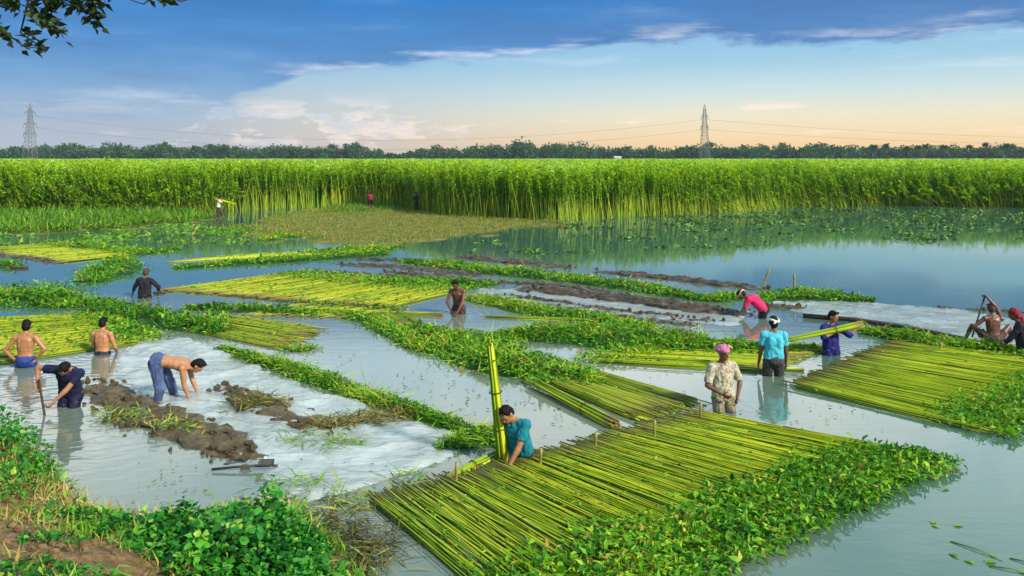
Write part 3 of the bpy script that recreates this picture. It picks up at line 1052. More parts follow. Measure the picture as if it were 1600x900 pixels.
def mat(label, a0, b0, a1, b1, n, layers=2, leaf_from=0.68, nleaf=900, nobj=0, heap=0.16, lsize=0.13, meshes=STK, thick=1.0, group='mats of jute stalks floating in the pond',
        sparse=60, jit=0.10, mean=0.5):
    """a floating mat of jute stalks laid side by side; butts from a0 to b0, tips from a1 to b1"""
    a0, b0, a1, b1 = (Vector((*v[:2], 0)) for v in (a0, b0, a1, b1))
    c = (a0 + b0 + a1 + b1) / 4
    t = empty('jute_mat', (c.x, c.y, 0), label, 'jute mat', group)
    low = []
    for ly in range(layers):
        m = n
        z = 0.012 + 0.030 * ly
        for i in range(m):
            u = (i + random.uniform(0.1, 0.9)) / m
            v = min(1, max(0, u + random.gauss(0, 0.022)))
            s = a0.lerp(b0, u)
            e = a1.lerp(b1, v)
            d = (e - s).normalized()
            L = (e - s).length
            s = s + d * random.gauss(0, jit) + Vector((0, 0, z + random.uniform(-0.006, 0.016)))
            e = s + d * L * random.uniform(0.86, 1.0)
            e.z = z + random.uniform(-0.015, 0.02)
            if ly == layers - 1:
                lay_stalk(t, s - c, e - c, meshes, thick * random.uniform(0.7, 1.2))
            else:
                r_ = 0.014 * thick
                v_, f_ = tube([s - c, (s + e) / 2 - c + Vector((random.gauss(0, 0.02), random.gauss(0, 0.02), 0)), e - c], [r_, r_ * 0.8, r_ * 0.55], 4)
                low.append((v_, f_, np.full(len(f_), random.random())))
    if low:
        V, Fc, A = cat(low)
        tag(link('lower_stalks', np_mesh('lower_stalks', V, Fc, A, mats=[STALK_LOW]), t), kind='stuff')
    # strays lying across the others
    for i in range(n // 12):
        u, v = random.random(), random.uniform(0.0, 0.45)
        s = a0.lerp(b0, u).lerp(a1.lerp(b1, u), v)
        e = a0.lerp(b0, min(1, max(0, u + random.gauss(0, 0.10)))).lerp(a1.lerp(b1, u), min(1.0, v + random.uniform(0.3, 0.7)))
        zz = 0.012 + 0.03 * layers + 0.02
        lay_stalk(t, Vector((s.x, s.y, zz)) - c, Vector((e.x, e.y, zz + random.uniform(-0.01, 0.015))) - c, meshes, thick * random.uniform(0.6, 1.0))
    # leafy tops
    def at(u, v):
        s = a0 + (b0 - a0) * u; e = a1 + (b1 - a1) * u
        return s + (e - s) * v
    P = []
    tot = nleaf + nobj
    while len(P) < tot:
        u, v = random.random(), random.uniform(leaf_from - 0.10, 1.06)
        f = (v - leaf_from) / (1 - leaf_from)
        wob = fbm(u * 6, v * 4, 1.0, 2, len(label) * 1.0) * 0.35
        if random.random() > min(1, max(0.0, (f + 0.15 + wob) * 2.2)):
            continue
        p = at(u, v)
        edge = min(1, min(u, 1 - u) * 10 + 0.35) * (1 - 0.5 * max(0, f - 0.7) / 0.36)
        hh = heap * edge * (0.65 + 0.7 * max(-0.5, fbm(p.x, p.y, 1.6, 3, 2.0)) ) * min(1, 0.35 + f)
        P.append((p.x - c.x + random.gauss(0, 0.05), p.y - c.y + random.gauss(0, 0.05), 0.05 + max(0.01, hh) * random.random() ** 0.6))
    P = np.array(P)
    d = np.array((*((a1 + b1 - a0 - b0).normalized())[:2], 0.0))
    for i in range(nobj):
        p = P[-1 - i] + [0, 0, 0.05]
        s = lsize * random.uniform(0.9, 1.35)
        link('leaf', random.choice(LEAF_ONE), t, p, (random.gauss(0, 0.45), random.gauss(0.0, 0.4), random.uniform(0, 6.28)), (s, s * 1.05, s))
    Q = P[:len(P) - nobj]
    ch = [leaf_scatter(Q, lsize * rng.uniform(0.7, 1.25, len(Q)), bias=d * 0.5, mean=mean)]
    if sparse:   # single leaves dropped on the bare stalks
        S_ = np.array([tuple(at(random.random(), random.uniform(0.05, leaf_from)) - c) for _ in range(sparse)]) + [0, 0, 0.075]
        ch.append(leaf_scatter(S_, lsize * rng.uniform(0.6, 1.1, sparse), flat=0.2, mean=0.4))
    V, Fc, A = cat(ch)
    tag(link('leafy_tops', np_mesh('leafy_tops', V, Fc, A, mats=[LEAF]), t), kind='stuff')
    return t


def gg(a, b): return G(a, b)


# foreground mat
A0, B0, A1, B1 = G(578, 786), G(1092, 648), G(842, 1010), G(1478, 722)
M1 = mat('large near mat of yellow-green jute stalks with pegs along its cut edge', A0, B0, A1, B1, 276, 3, 0.62, 10500, 300, 0.15, 0.092, sparse=520, thick=0.62, mean=0.40)
mat('yellow-green jute mat beyond the near mat, its leafy end at the picture edge', G(1238, 606), G(1396, 538), G(1560, 684), G(1760, 588), 170, 3, 0.66, 4600, 80, 0.15, 0.09, thick=0.66, sparse=160)
mat('flat jute mat reaching up to the man in the light blue shirt', G(1190, 583), G(1292, 543), G(905, 566), G(1010, 530), 90, 2, 0.72, 1100, 0, 0.12, 0.10, thick=0.7, sparse=120)
mat('ragged jute mat fanning toward the man in the patterned shirt', G(985, 656), G(1088, 629), G(790, 575), G(850, 560), 70, 3, 0.55, 1500, 0, 0.14, 0.095, STKD, sparse=90, jit=0.18, thick=0.75)
mat('wide yellow jute mat with a dark muddy rim behind the shirtless digger', G(252, 454), G(610, 482), G(470, 424), G(740, 452), 200, 2, 0.66, 2600, 0, 0.08, 0.11, mean=0.6, sparse=520, thick=0.8, meshes=STKD)
mat('jute mat beside the two bare-backed men at the water', G(-70, 580), G(-60, 500), G(250, 533), G(160, 492), 130, 2, 0.76, 1500, 0, 0.08, 0.11, mean=0.6, sparse=700, thick=0.75, meshes=STKD)
mat('tawny jute mat with frayed ends below the dark leafy strip', G(425, 544), G(492, 514), G(300, 520), G(330, 490), 70, 2, 0.75, 600, 0, 0.10, 0.10, STKD, jit=0.25, thick=0.75, sparse=160)
mat('far yellow jute mat with a dark cut edge near the grass flat', G(-60, 390), G(98, 411), G(110, 381), G(222, 397), 120, 2, 0.75, 700, 0, 0.10, 0.13, mean=0.6, sparse=220, meshes=STKD)
mat('long narrow jute mat floating before the wide yellow mat', G(380, 492), G(560, 498), G(470, 474), G(640, 484), 60, 1, 0.75, 200, 0, 0.05, 0.12, STKD)
mat('small olive jute mat between the leafy strip and the big green heap', G(570, 492), G(615, 480), G(680, 545), G(700, 530), 30, 2, 0.55, 420, 0, 0.16, 0.12, STKD)
mat('thin far jute mat under a green leafy edge by the mud rows', G(262, 410), G(330, 402), G(590, 392), G(620, 386), 34, 1, 0.55, 900, 0, 0.14, 0.16, mean=0.65)
mat('olive jute mat tucked under the leafy strip at the picture edge', G(1380, 552), G(1420, 532), G(1640, 566), G(1660, 548), 24, 2, 0.8, 200, 0, 0.10, 0.12, STKD)


# ---- bundles
def bundle(label, p, q, r, n, ties=(0.15, 0.6), tail=0, loc=None, thick=1.1, group=None):
    p, q = Vector(p), Vector(q)
    t = empty('jute_bundle', p, label, 'jute bundle', group)
    d = (q - p).normalized()
    a = d.cross(Vector((0.2, 0.1, 1))).normalized()
    if a.length < 0.1:
        a = Vector((1, 0, 0))
    b = d.cross(a)
    for i in range(n):
        w = 2.4 * i
        rr = r * math.sqrt((i + 0.5) / n)
        o = a * math.cos(w) * rr + b * math.sin(w) * rr
        lay_stalk(t, o - d * random.uniform(0, 0.06), (q - p) + o * random.uniform(0.5, 0.9) + d * random.gauss(0, 0.06), STK, thick * random.uniform(0.85, 1.2))
    for u in ties:
        ring = [(q - p) * u + (a * math.cos(k * 0.524) + b * math.sin(k * 0.524)) * (r * (1.05 - 0.25 * u) + 0.018) for k in range(13)]
        V, Fc = tube(ring, [0.008] * 13, 5, False)
        link('tie', np_mesh('tie', V, Fc, mats=[STRAW]), t)
    if tail:
        P = np.array([tuple((q - p) * random.uniform(0.8, 1.05) + Vector((random.gauss(0, r), random.gauss(0, r), abs(random.gauss(0, r))))) for _ in range(tail)])
        V, Fc, A = leaf_scatter(P, 0.12 * rng.uniform(0.7, 1.2, tail))
        tag(link('leafy_tops', np_mesh('leafy_tops', V, Fc, A, mats=[LEAF]), t), kind='stuff')
    return t


gb = G(787, 726)
bundle('upright yellow-green jute bundle gripped by the man in the teal shirt', gb + Vector((0, 0.05, -0.05)), gb + Vector((-0.17, 0.05, 1.53)), 0.074, 20, (0.32, 0.62), 10, thick=1.35)
bundle('fresh jute bundle lying in the water beside the cut edge of the near mat', G(700, 748, 0.05), G(792, 700, 0.05), 0.05, 10, (0.4,), 6)
bundle('loose jute bundle floating with its butt toward the man in teal', G(960, 663, 0.05), G(826, 592, 0.10), 0.085, 18, (0.3,), 25, thick=1.2)
bundle('thin jute bundle drifting in front of the mud-covered man', G(690, 492, 0.03), G(470, 484, 0.03), 0.05, 8, (), 8)
bundle('flattened jute bundle adrift behind the big green heap', G(930, 501, 0.03), G(760, 494, 0.03), 0.05, 8, (), 0)
bundle('short jute bundle floating by the hip of the man in light blue', G(1252, 577, 0.03), G(1120, 572, 0.03), 0.035, 6, (), 0)
bundle('weathered jute stick bundle off the frayed tawny mat', G(492, 520, 0.03), G(395, 508, 0.03), 0.04, 7, (), 0)


# ---- leafy heaps and strips (jute tops and water plants nobody could count)
def heap(name, label, path, hw, h, n, lsize=0.13, mean=0.48, bed=True, nobj=0, cat_='leafy heap', material=LEAF, sd=0.24, group=None):
    P2 = np.array([tuple(G(px, py)[:2]) for px, py in path])
    m = max(8, int(np.linalg.norm(np.diff(P2, axis=0), axis=1).sum() / 0.35))
    C = interp_poly(P2, m)
    hw = np.interp(np.linspace(0, 1, m), np.linspace(0, 1, len(hw)), hw) if hasattr(hw, '__len__') else np.full(m, hw)
    tang = np.gradient(C, axis=0)
    tang = tang / np.linalg.norm(tang, axis=1, keepdims=True)
    nor = np.stack([-tang[:, 1], tang[:, 0]], 1)
    c0 = C.mean(0)
    sc = random.uniform(0, 50)

    def prof(i, v):
        e = min(1, 4.0 * min(i, m - 1 - i) / m + 0.25)
        x, y = C[i] + nor[i] * v * hw[i]
        return h * max(0, 1 - v * v) ** 0.6 * e * (0.75 + 0.8 * fbm(x, y, 1.1, 3, sc))
    o = tag(link(name, None, None, (c0[0], c0[1], 0)), label, cat_, group) if (bed or nobj) else None
    pts = []
    tries = 0
    while len(pts) < n and tries < n * 4:
        tries += 1
        i = random.randrange(m)
        v = random.gauss(0, 0.5)
        if abs(v) > 1.25:
            continue
        if fbm(C[i][0] + v, C[i][1], 1.5, 2, sc + 9) < -0.28 and abs(v) > 0.45:
            continue
        x, y = C[i] + nor[i] * v * hw[i] + tang[i] * random.uniform(-0.2, 0.2)
        z = 0.02 + max(0.01, prof(i, max(-1, min(1, v)))) * (0.45 + 0.6 * random.random())
        pts.append((x - c0[0], y - c0[1], z))
    P = np.array(pts)
    L = lsize * (0.5 + 1.1 * rng.uniform(0, 1, len(P)) ** 1.8)
    V, Fc, A = leaf_scatter(P, L, mean=mean, sd=sd)
    # bare stems poking out of the heap
    ns = len(P) // 14
    Q = P[rng.integers(0, len(P), ns)]
    a = rng.uniform(0, 6.28, ns); el = rng.normal(0.2, 0.25, ns)
    D = np.stack([np.cos(a) * np.cos(el), np.sin(a) * np.cos(el), np.sin(el)], -1)
    V2, F2, A2 = leaves(Q, D, rng.normal(0, 0.4, (ns, 3)) + [0, 0, 1], rng.uniform(0.2, 0.55, ns), np.full(ns, 0.016), np.clip(rng.normal(0.85, 0.12, ns), 0, 1), 0.2, 0.05)
    V, Fc, A = cat([(V, Fc, A), (V2, F2, A2)])
    k = link('foliage', np_mesh('foliage', V, Fc, A, mats=[material]), o)
    tag(k, kind='stuff')
    for i in range(nobj):
        p = random.choice(pts)
        s = lsize * random.uniform(0.9, 1.4)
        link('leaf', random.choice(LEAF_ONE), o, (p[0], p[1], p[2] + 0.04), (random.gauss(0, 0.45), random.gauss(0, 0.4), random.uniform(0, 6.28)), (s, s, s))
    # the tangle of stems underneath
    vs = np.linspace(-0.95, 0.95, 7)
    VV = [(*(C[i] + nor[i] * v * hw[i] * (0.9 + 0.2 * fbm(i, v, 0.7, 2, sc)) - c0), max(0.004, prof(i, v) * 0.42 if abs(v) < 0.8 else -0.03)) for i in range(m) for v in vs]
    g = np.arange(len(VV)).reshape(m, 7)
    Fq = np.stack([g[:-1, :-1], g[:-1, 1:], g[1:, 1:], g[1:, :-1]], -1).reshape(-1, 4)
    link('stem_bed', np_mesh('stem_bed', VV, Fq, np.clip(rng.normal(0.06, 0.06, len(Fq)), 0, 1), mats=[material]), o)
    return o


HEAPS = [
    ('leafy_strip', 'broad dark green leafy patch at the picture edge above the bare-backed men', [(-90, 468), (30, 462), (112, 478)], [1.9, 1.7, 0.5], 0.40, 1700, 0.17, 0.42),
    ('leafy_strip', 'dark green leafy strip behind the boy standing waist-deep', [(128, 474), (200, 493), (270, 505), (345, 520)], [0.4, 0.8, 0.8, 0.3], 0.36, 1700, 0.15, 0.36),
    ('leafy_strip', 'short bluish-green leafy strip lying before the wide yellow mat', [(300, 482), (400, 484), (490, 492)], [0.3, 0.55, 0.3], 0.26, 700, 0.14, 0.34),
    ('leafy_heap', 'yellow-green leafy heap next to the man in the dark shirt', [(140, 440), (175, 425), (190, 408)], [0.6, 1.2, 0.5], 0.5, 800, 0.18, 0.55),
    ('leafy_strip', 'slim leafy strip bordering the plastic sheet, ending at the upright bundle', [(352, 548), (430, 570), (520, 602), (610, 634), (700, 664), (775, 694)], [0.12, 0.30, 0.34, 0.28, 0.22, 0.25], 0.17, 3000, 0.10, 0.46, 60),
    ('leafy_heap', 'biggest bright green leafy heap behind the upright bundle', [(660, 545), (715, 530), (790, 575), (840, 590)], [0.5, 1.25, 0.9, 0.35], 0.40, 3300, 0.125, 0.5, 80),
    ('leafy_strip', 'thin yellowish leafy strip running from the olive mat to the big heap', [(520, 490), (580, 500), (640, 535), (665, 545)], [0.25, 0.45, 0.35, 0.3], 0.2, 900, 0.12, 0.62),
    ('leafy_strip', 'long green leafy row ending beside the man in the light blue shirt', [(770, 528), (860, 522), (960, 528), (1060, 540), (1150, 548), (1262, 548)], [0.3, 0.9, 1.15, 0.9, 0.5, 0.2], 0.36, 4200, 0.13, 0.42),
    ('leafy_heap', 'green leafy heap lying on the ragged fanned mat', [(780, 562), (850, 582), (930, 604)], [0.3, 0.6, 0.35], 0.32, 1500, 0.12, 0.42, 50),
    ('leafy_strip', 'yellowing leafy row along the near side of the thin mud row', [(740, 466), (830, 486), (910, 496), (1010, 512)], [0.4, 0.55, 0.6, 0.4], 0.22, 1500, 0.14, 0.6),
    ('leafy_strip', 'long bright leafy row between two mud rows in mid pond', [(635, 408), (750, 422), (880, 435), (990, 450), (1100, 468)], [0.5, 0.8, 0.8, 0.7, 0.4], 0.30, 2300, 0.17, 0.55),
    ('leafy_heap', 'small leafy clump before the face of the man in magenta', [(1112, 470), (1138, 464), (1158, 466)], [0.3, 0.55, 0.25], 0.34, 320, 0.15, 0.5),
    ('leafy_strip', 'leafy strip with a thin post sticking out of it', [(1185, 468), (1245, 462), (1300, 466), (1352, 470)], [0.35, 0.7, 0.6, 0.2], 0.30, 800, 0.16, 0.5),
    ('leafy_strip', 'leafy strip on the pole edge before the man raising his arms', [(1360, 520), (1430, 533), (1500, 545), (1580, 552)], [0.25, 0.4, 0.5, 0.4], 0.30, 1500, 0.13, 0.52),
    ('leafy_strip', 'low green leafy patch behind the mud-covered man', [(560, 440), (660, 440), (765, 446)], [0.7, 0.9, 0.5], 0.18, 900, 0.16, 0.5),
    ('leafy_strip', 'pale green floating patch near the far mud flat', [(412, 376), (450, 367), (498, 368)], [0.5, 1.3, 0.4], 0.2, 500, 0.22, 0.8),
    ('leafy_strip', 'long low leafy strip along the far side of the dark-rimmed mat', [(70, 382), (150, 388), (220, 396), (275, 390)], [0.7, 1.0, 0.8, 0.4], 0.22, 900, 0.2, 0.5),
    ('leafy_strip', 'far leafy strip at the foot of the thin far jute mat', [(280, 418), (400, 410), (520, 402), (600, 396)], [0.3, 0.7, 0.7, 0.5], 0.25, 1300, 0.18, 0.5),
    ('leafy_heap', 'small leafy tuft at the picture edge below the far yellow mat', [(-20, 418), (10, 414), (26, 418)], [0.4, 0.6, 0.2], 0.25, 220, 0.17, 0.5),
    ('leafy_heap', 'floating sprigs drifting near the frayed tawny mat', [(448, 548), (465, 545), (490, 545)], [0.2, 0.4, 0.15], 0.10, 130, 0.11, 0.6),
    ('leafy_heap', 'leafy clump around the foot of the upright bundle', [(700, 700), (740, 688), (778, 680)], [0.15, 0.3, 0.22], 0.22, 620, 0.10, 0.42, 30),
]
for nm, lb, path, hw, h, n, ls, mean, *rest in HEAPS:
    heap(nm, lb, path, hw, h * 0.62, int(n * 2.8), ls * 0.66, mean, True, rest[0] if rest else 0, group='leafy rows and heaps floating in the pond')


# ---- rows of dug mud
def mud_row(label, path, hw, h, mat_=MUD, clods=30, name='mud_row'):
    if mat_ is MUD:
        hw = np.array(hw) * 1.05 if hasattr(hw, '__len__') else hw * 1.05
        h *= 0.72
        clods = clods // 3
    else:
        hw = np.array(hw) * 1.15
        h *= 0.8
        clods = clods // 2
    P2 = np.array([tuple(G(px, py)[:2]) for px, py in path])
    Ln = np.linalg.norm(np.diff(P2, axis=0), axis=1).sum()
    m = max(12, int(Ln / 0.07))
    C = interp_poly(P2, m)
    tang = np.gradient(C, axis=0); tang /= np.linalg.norm(tang, axis=1, keepdims=True)
    nor = np.stack([-tang[:, 1], tang[:, 0]], 1)
    hw = np.interp(np.linspace(0, 1, m), np.linspace(0, 1, len(hw)), hw) if hasattr(hw, '__len__') else np.full(m, hw)
    sc = random.uniform(0, 40)
    c0 = C.mean(0)
    vs = np.linspace(-1, 1, 13)
    V = []
    for i in range(m):
        e = min(1, 6.0 * min(i, m - 1 - i) / m + 0.1)
        for v in vs:
            wv = v * hw[i] * (1 + 0.6 * fbm(i * 0.07, v, 2.2, 2, sc + 3))
            x, y = C[i] + nor[i] * wv
            n = fbm(x, y, 2.6, 4, sc)
            n2 = fbm(x, y, 9.0, 3, sc + 7)
            z = h * 0.62 * e * max(0, 1 - v * v) ** 0.5 * (0.95 + 0.7 * n) + (0.05 + 0.10 * h) * n2 * (1 - v * v) - 0.025
            V.append((x - c0[0], y - c0[1], z))
    g = np.arange(len(V)).reshape(m, 13)
    Fq = np.stack([g[:-1, :-1], g[:-1, 1:], g[1:, 1:], g[1:, :-1]], -1).reshape(-1, 4)
    t = empty(name, (c0[0], c0[1], 0), label, 'mud row', 'rows of dug mud in the pond')
    link('mud_bed', np_mesh('mud_bed', V, Fq, smooth=True, mats=[mat_]), t)
    for k in range(clods * 2):
        i = random.randrange(m)
        v = random.gauss(0, 0.7)
        x, y = C[i] + nor[i] * v * hw[i]
        s = random.uniform(0.018, 0.055) * (1 + h)
        o = link('clod', random.choice(CLODS[mat_.name]), t, (x - c0[0], y - c0[1], max(0, h * (1 - min(1, v * v)) * 0.45) + s * 0.1), [random.uniform(0, 6) for _ in range(3)], (s, s * random.uniform(0.7, 1.2), s * 0.7))
    return t


def clod_mesh(mt, seed):
    # a rough lump: jittered icosahedron split once
    import bmesh
    bm = bmesh.new()
    bmesh.ops.create_icosphere(bm, subdivisions=2, radius=1.0)
    for v in bm.verts:
        n = mnoise.fractal(v.co * 1.3 + Vector((seed, 0, 0)), 1.0, 2.0, 3)
        v.co *= 1 + 0.7 * n
    me = bpy.data.meshes.new('clod')
    bm.to_mesh(me); bm.free()
    me.materials.append(mt)
    return me


CLODS = {mt.name: [clod_mesh(mt, 3.1 * k) for k in range(5)] for mt in (MUD, MUD_OLIVE)}
mud_row('dark mud row farther than the other, beside the thin far jute mat', [(525, 413), (620, 417), (770, 432)], 0.38, 0.20)
mud_row('dark mud row between the wide yellow mat and the bright leafy row', [(490, 424), (610, 432), (755, 442)], 0.30, 0.16)
mud_row('short mud row on the far side near the reflected jute', [(708, 401), (790, 408), (897, 419)], 0.42, 0.26)
mud_row('mud row reaching to the leaning stick', [(928, 424), (1040, 434), (1120, 444), (1208, 453)], 0.34, 0.24)
mud_row('long dark mud row pointing at the man in magenta', [(810, 450), (900, 460), (1000, 472), (1090, 485), (1180, 492)], [0.5, 0.45, 0.4, 0.4, 0.3], 0.36, clods=60)
mud_row('thin broken mud row before the long dark one', [(765, 459), (870, 472), (960, 486), (1060, 496), (1140, 504)], 0.22, 0.15, clods=60)
mud_row('brown mud bank on the plastic sheet between the digger and the man in jeans', [(145, 600), (185, 622), (250, 655), (320, 680), (400, 722)], [0.30, 0.30, 0.36, 0.42, 0.25], 0.20, MUD_OLIVE, 90)
mud_row('brown mud bank with dry grass on the sheet beyond the man in jeans', [(335, 606), (390, 628), (450, 652), (525, 680)], [0.2, 0.34, 0.34, 0.15], 0.22, MUD_OLIVE, 50)
mud_row('narrow muddy edge by the jeans of the bending man', [(170, 652), (230, 664), (300, 662)], [0.15, 0.22, 0.12], 0.10, MUD_OLIVE, 30)
mud_row('mud row behind the man in magenta with loose clods', [(1180, 481), (1225, 480), (1262, 483)], 0.25, 0.22, clods=20)
mud_row('dark edge and shadow strip at the rim of the wide yellow mat', [(250, 453), (360, 463), (470, 474), (620, 484)], 0.12, 0.10, clods=10)  # dark strip painted for the mat's edge and its shadow, built like a mud row
mud_row('dark edge under the cut side of the far yellow mat', [(-40, 394), (40, 403), (100, 412)], 0.2, 0.22, clods=8)  # dark strip along the mat's cut edge, made with the mud mesh
mud_row('low brown mud spit at the far side of the grey sheet', [(1450, 480), (1530, 484), (1620, 490)], 0.14, 0.10, clods=6)

mud_row('slim dark mud row along the far edge of the bright leafy row', [(560, 405), (660, 408), (720, 413)], 0.26, 0.20)
mud_row('slim mud row between the bright leafy row and the long dark row', [(770, 440), (880, 447), (960, 458)], 0.22, 0.16)
mud_row('last thin mud row before the yellowing leafy row', [(760, 470), (860, 482), (1000, 500), (1090, 510)], 0.20, 0.16)
mud_row('broken mud row touching the low green patch behind the mud-covered man', [(600, 424), (700, 434), (800, 445)], 0.24, 0.18)

# a long dark pole along the edge of the grey sheet
pp = [G(1255, 493, 0.05), G(1330, 499, 0.06), G(1420, 512, 0.05), G(1510, 530, 0.05)]
V, Fc = tube(pp, [0.06, 0.055, 0.05, 0.045], 8)
tag(link('pole', np_mesh('pole', V, Fc, smooth=True, mats=[WOOD])), 'long dark wooden pole holding down the edge of the grey sheet', 'pole')


# ---- plastic sheets
def plastic(name, label, outline, mat_, step=0.09, lift=0.025, seed=0.0, amp=0.03):
    Pg = np.array([tuple(G(px, py)[:2]) for px, py in outline])
    fine = []
    for a, b in zip(Pg, np.roll(Pg, -1, 0)):
        k = max(1, int(np.linalg.norm(b - a) / 0.15))
        for i in range(k):
            q = a + (b - a) * i / k
            fine.append((q[0] + 0.10 * fbm(q[0], q[1], 1.7, 3, seed + 20), q[1] + 0.10 * fbm(q[0], q[1], 1.7, 3, seed + 30)))
    Pg = np.array(fine)
    x0, y0 = Pg.min(0); x1, y1 = Pg.max(0)
    c0 = Pg.mean(0)
    xs = np.arange(x0, x1, step); ys = np.arange(y0, y1, step)
    X, Y = np.meshgrid(xs, ys)
    P = np.stack([X.ravel(), Y.ravel()], 1)
    ins = np.zeros(len(P), bool)
    for (ax, ay), (bx, by) in zip(Pg, np.roll(Pg, -1, 0)):
        c = ((ay > P[:, 1]) != (by > P[:, 1])) & (P[:, 0] < (bx - ax) * (P[:, 1] - ay) / (by - ay + 1e-12) + ax)
        ins ^= c
    Z = np.array([lift * 0.6 + amp * (0.6 * fbm(x, y, 0.9, 2, seed) + 0.9 * max(0, 0.22 - abs(fbm(x * 0.5 + y * 0.9, y * 0.5 - x * 0.5, 1.1, 2, seed + 2))) * 4 + 0.5 * max(0, 0.15 - abs(fbm(x, y, 1.9, 2, seed + 4))) * 4) for x, y in P])
    Z = np.maximum(Z, 0.006)
    dm = np.full(len(P), 9.0)
    for a, b in zip(Pg, np.roll(Pg, -1, 0)):
        ab = b - a
        tt = np.clip(((P - a) @ ab) / (ab @ ab), 0, 1)
        dm = np.minimum(dm, np.linalg.norm(P - (a + tt[:, None] * ab), axis=1))
    dm += np.array([fbm(x, y, 2.2, 3, seed + 9) for x, y in P]) * 0.12
    Z = Z - 0.06 * np.clip(1 - dm / 0.14, 0, 1) ** 1.5
    V = np.stack([P[:, 0] - c0[0], P[:, 1] - c0[1], Z], 1)
    i = np.arange(len(P)).reshape(len(ys), len(xs))
    Fc = np.stack([i[:-1, :-1], i[:-1, 1:], i[1:, 1:], i[1:, :-1]], -1).reshape(-1, 4)
    Fc = Fc[ins[Fc].any(1)]
    used = np.unique(Fc)
    for a_i in used[~ins[used]]:          # pull the rim onto the outline so that its edge runs clean
        best, bp_ = 1e9, None
        for a, b in zip(Pg, np.roll(Pg, -1, 0)):
            ab = b - a
            tt = min(1, max(0, ((P[a_i] - a) @ ab) / (ab @ ab)))
            q = a + tt * ab
            dd = np.linalg.norm(P[a_i] - q)
            if dd < best:
                best, bp_ = dd, q
        V[a_i, 0], V[a_i, 1] = bp_ - c0
    rm = np.full(len(V), -1); rm[used] = np.arange(len(used))
    me = np_mesh(name, V[used], rm[Fc], smooth=True, mats=[mat_])
    return tag(link(name, me, None, (c0[0], c0[1], 0)), label, 'plastic sheet')


plastic('plastic_sheet', 'big crumpled white plastic sheet spread on the water around the mud banks',
        [(175, 560), (215, 535), (290, 528), (350, 548), (430, 586), (520, 620), (610, 645), (690, 668), (738, 686), (715, 712), (660, 733), (590, 760), (520, 775), (478, 790),
         (430, 770), (385, 745), (415, 715), (330, 672), (250, 640), (215, 612), (190, 590)], SHEET, 0.05, 0.03, 1.0, 0.05)
plastic('plastic_sheet', 'pale translucent strip lying under the long dark mud row',
        [(750, 452), (880, 448), (1000, 462), (1110, 478), (1180, 486), (1150, 512), (1040, 500), (940, 488), (850, 474), (745, 464)], SHEET2, 0.10, 0.015, 12.0, 0.03)  # pale translucent strip laid among the mud rows
plastic('plastic_sheet', 'grey wet plastic sheet stretched behind the long dark pole',
        [(1200, 474), (1290, 470), (1380, 474), (1480, 482), (1640, 505), (1640, 545), (1560, 538), (1500, 528), (1420, 509), (1330, 496), (1250, 490)], SHEET2, 0.10, 0.02, 7.0, 0.05)


# ---- dry grass tufts
def tuft(name, label, cat_, spots, n, L, spread, mat_=STRAW, h=0.05, flat=0.3, mean=0.5, kind='stuff', w=0.018, ground=None):
    c = G(*spots[0])
    P = []
    for i in range(n):
        k = random.random() * (len(spots) - 1)
        i0 = min(int(k), max(0, len(spots) - 2))
        p = G(*spots[i0]).lerp(G(*spots[min(i0 + 1, len(spots) - 1)]), k - i0)
        P.append((p.x - c.x + random.gauss(0, spread), p.y - c.y + random.gauss(0, spread), h * random.random() + 0.01))
    P = np.array(P)
    V, Fc, A = leaf_scatter(P, L * rng.uniform(0.5, 1.3, n), flat=flat, width=w / L, mean=mean, sd=0.28)
    return tag(link(name, np_mesh(name, V, Fc, A, mats=[mat_]), None, (c.x, c.y, 0)), label, cat_, kind=kind)


tuft('dry_grass', 'tangle of yellow-brown grass lying on the white sheet', 'grass', [(505, 672), (560, 660), (640, 652)], 800, 0.26, 0.14, h=0.10, mean=0.4)
tuft('dry_grass', 'dry grass growing over the mud bank beyond the man in jeans', 'grass', [(365, 640), (400, 635), (440, 640)], 450, 0.22, 0.14, h=0.16, mean=0.4)
tuft('dry_grass', 'yellowed weeds at the tip of the brown mud bank', 'grass', [(160, 650), (200, 655), (260, 670), (310, 680)], 600, 0.16, 0.12, GRASS, 0.12, 0.4, 0.8)
tuft('dry_grass', 'loose straw trampled at the water between bank and near mat', 'grass', [(500, 815), (540, 835), (580, 870), (545, 880)], 520, 0.36, 0.22, h=0.04, flat=0.12, mean=0.25)
tuft('dry_grass', 'green and brown stems straggling below the plastic sheet', 'grass', [(420, 760), (500, 770), (560, 800), (650, 740)], 260, 0.35, 0.10, GRASS, 0.08, 0.25, 0.6)
tuft('dry_grass', 'thin line of floating green stems across the white sheet', 'grass', [(440, 690), (520, 700), (560, 690)], 160, 0.3, 0.10, GRASS, 0.08, 0.1, 0.6)
tuft('floating_debris', 'scattered floating leaf bits drifting on open water', 'debris', [(330, 700), (260, 770), (420, 770), (700, 600), (640, 590), (880, 650), (1000, 600), (1200, 520), (520, 560), (300, 590), (60, 610), (1350, 620), (1250, 650), (700, 640), (560, 770), (950, 640)], 520, 0.06, 0.4, WEED, 0.01, 0.1, 0.5, w=0.03)


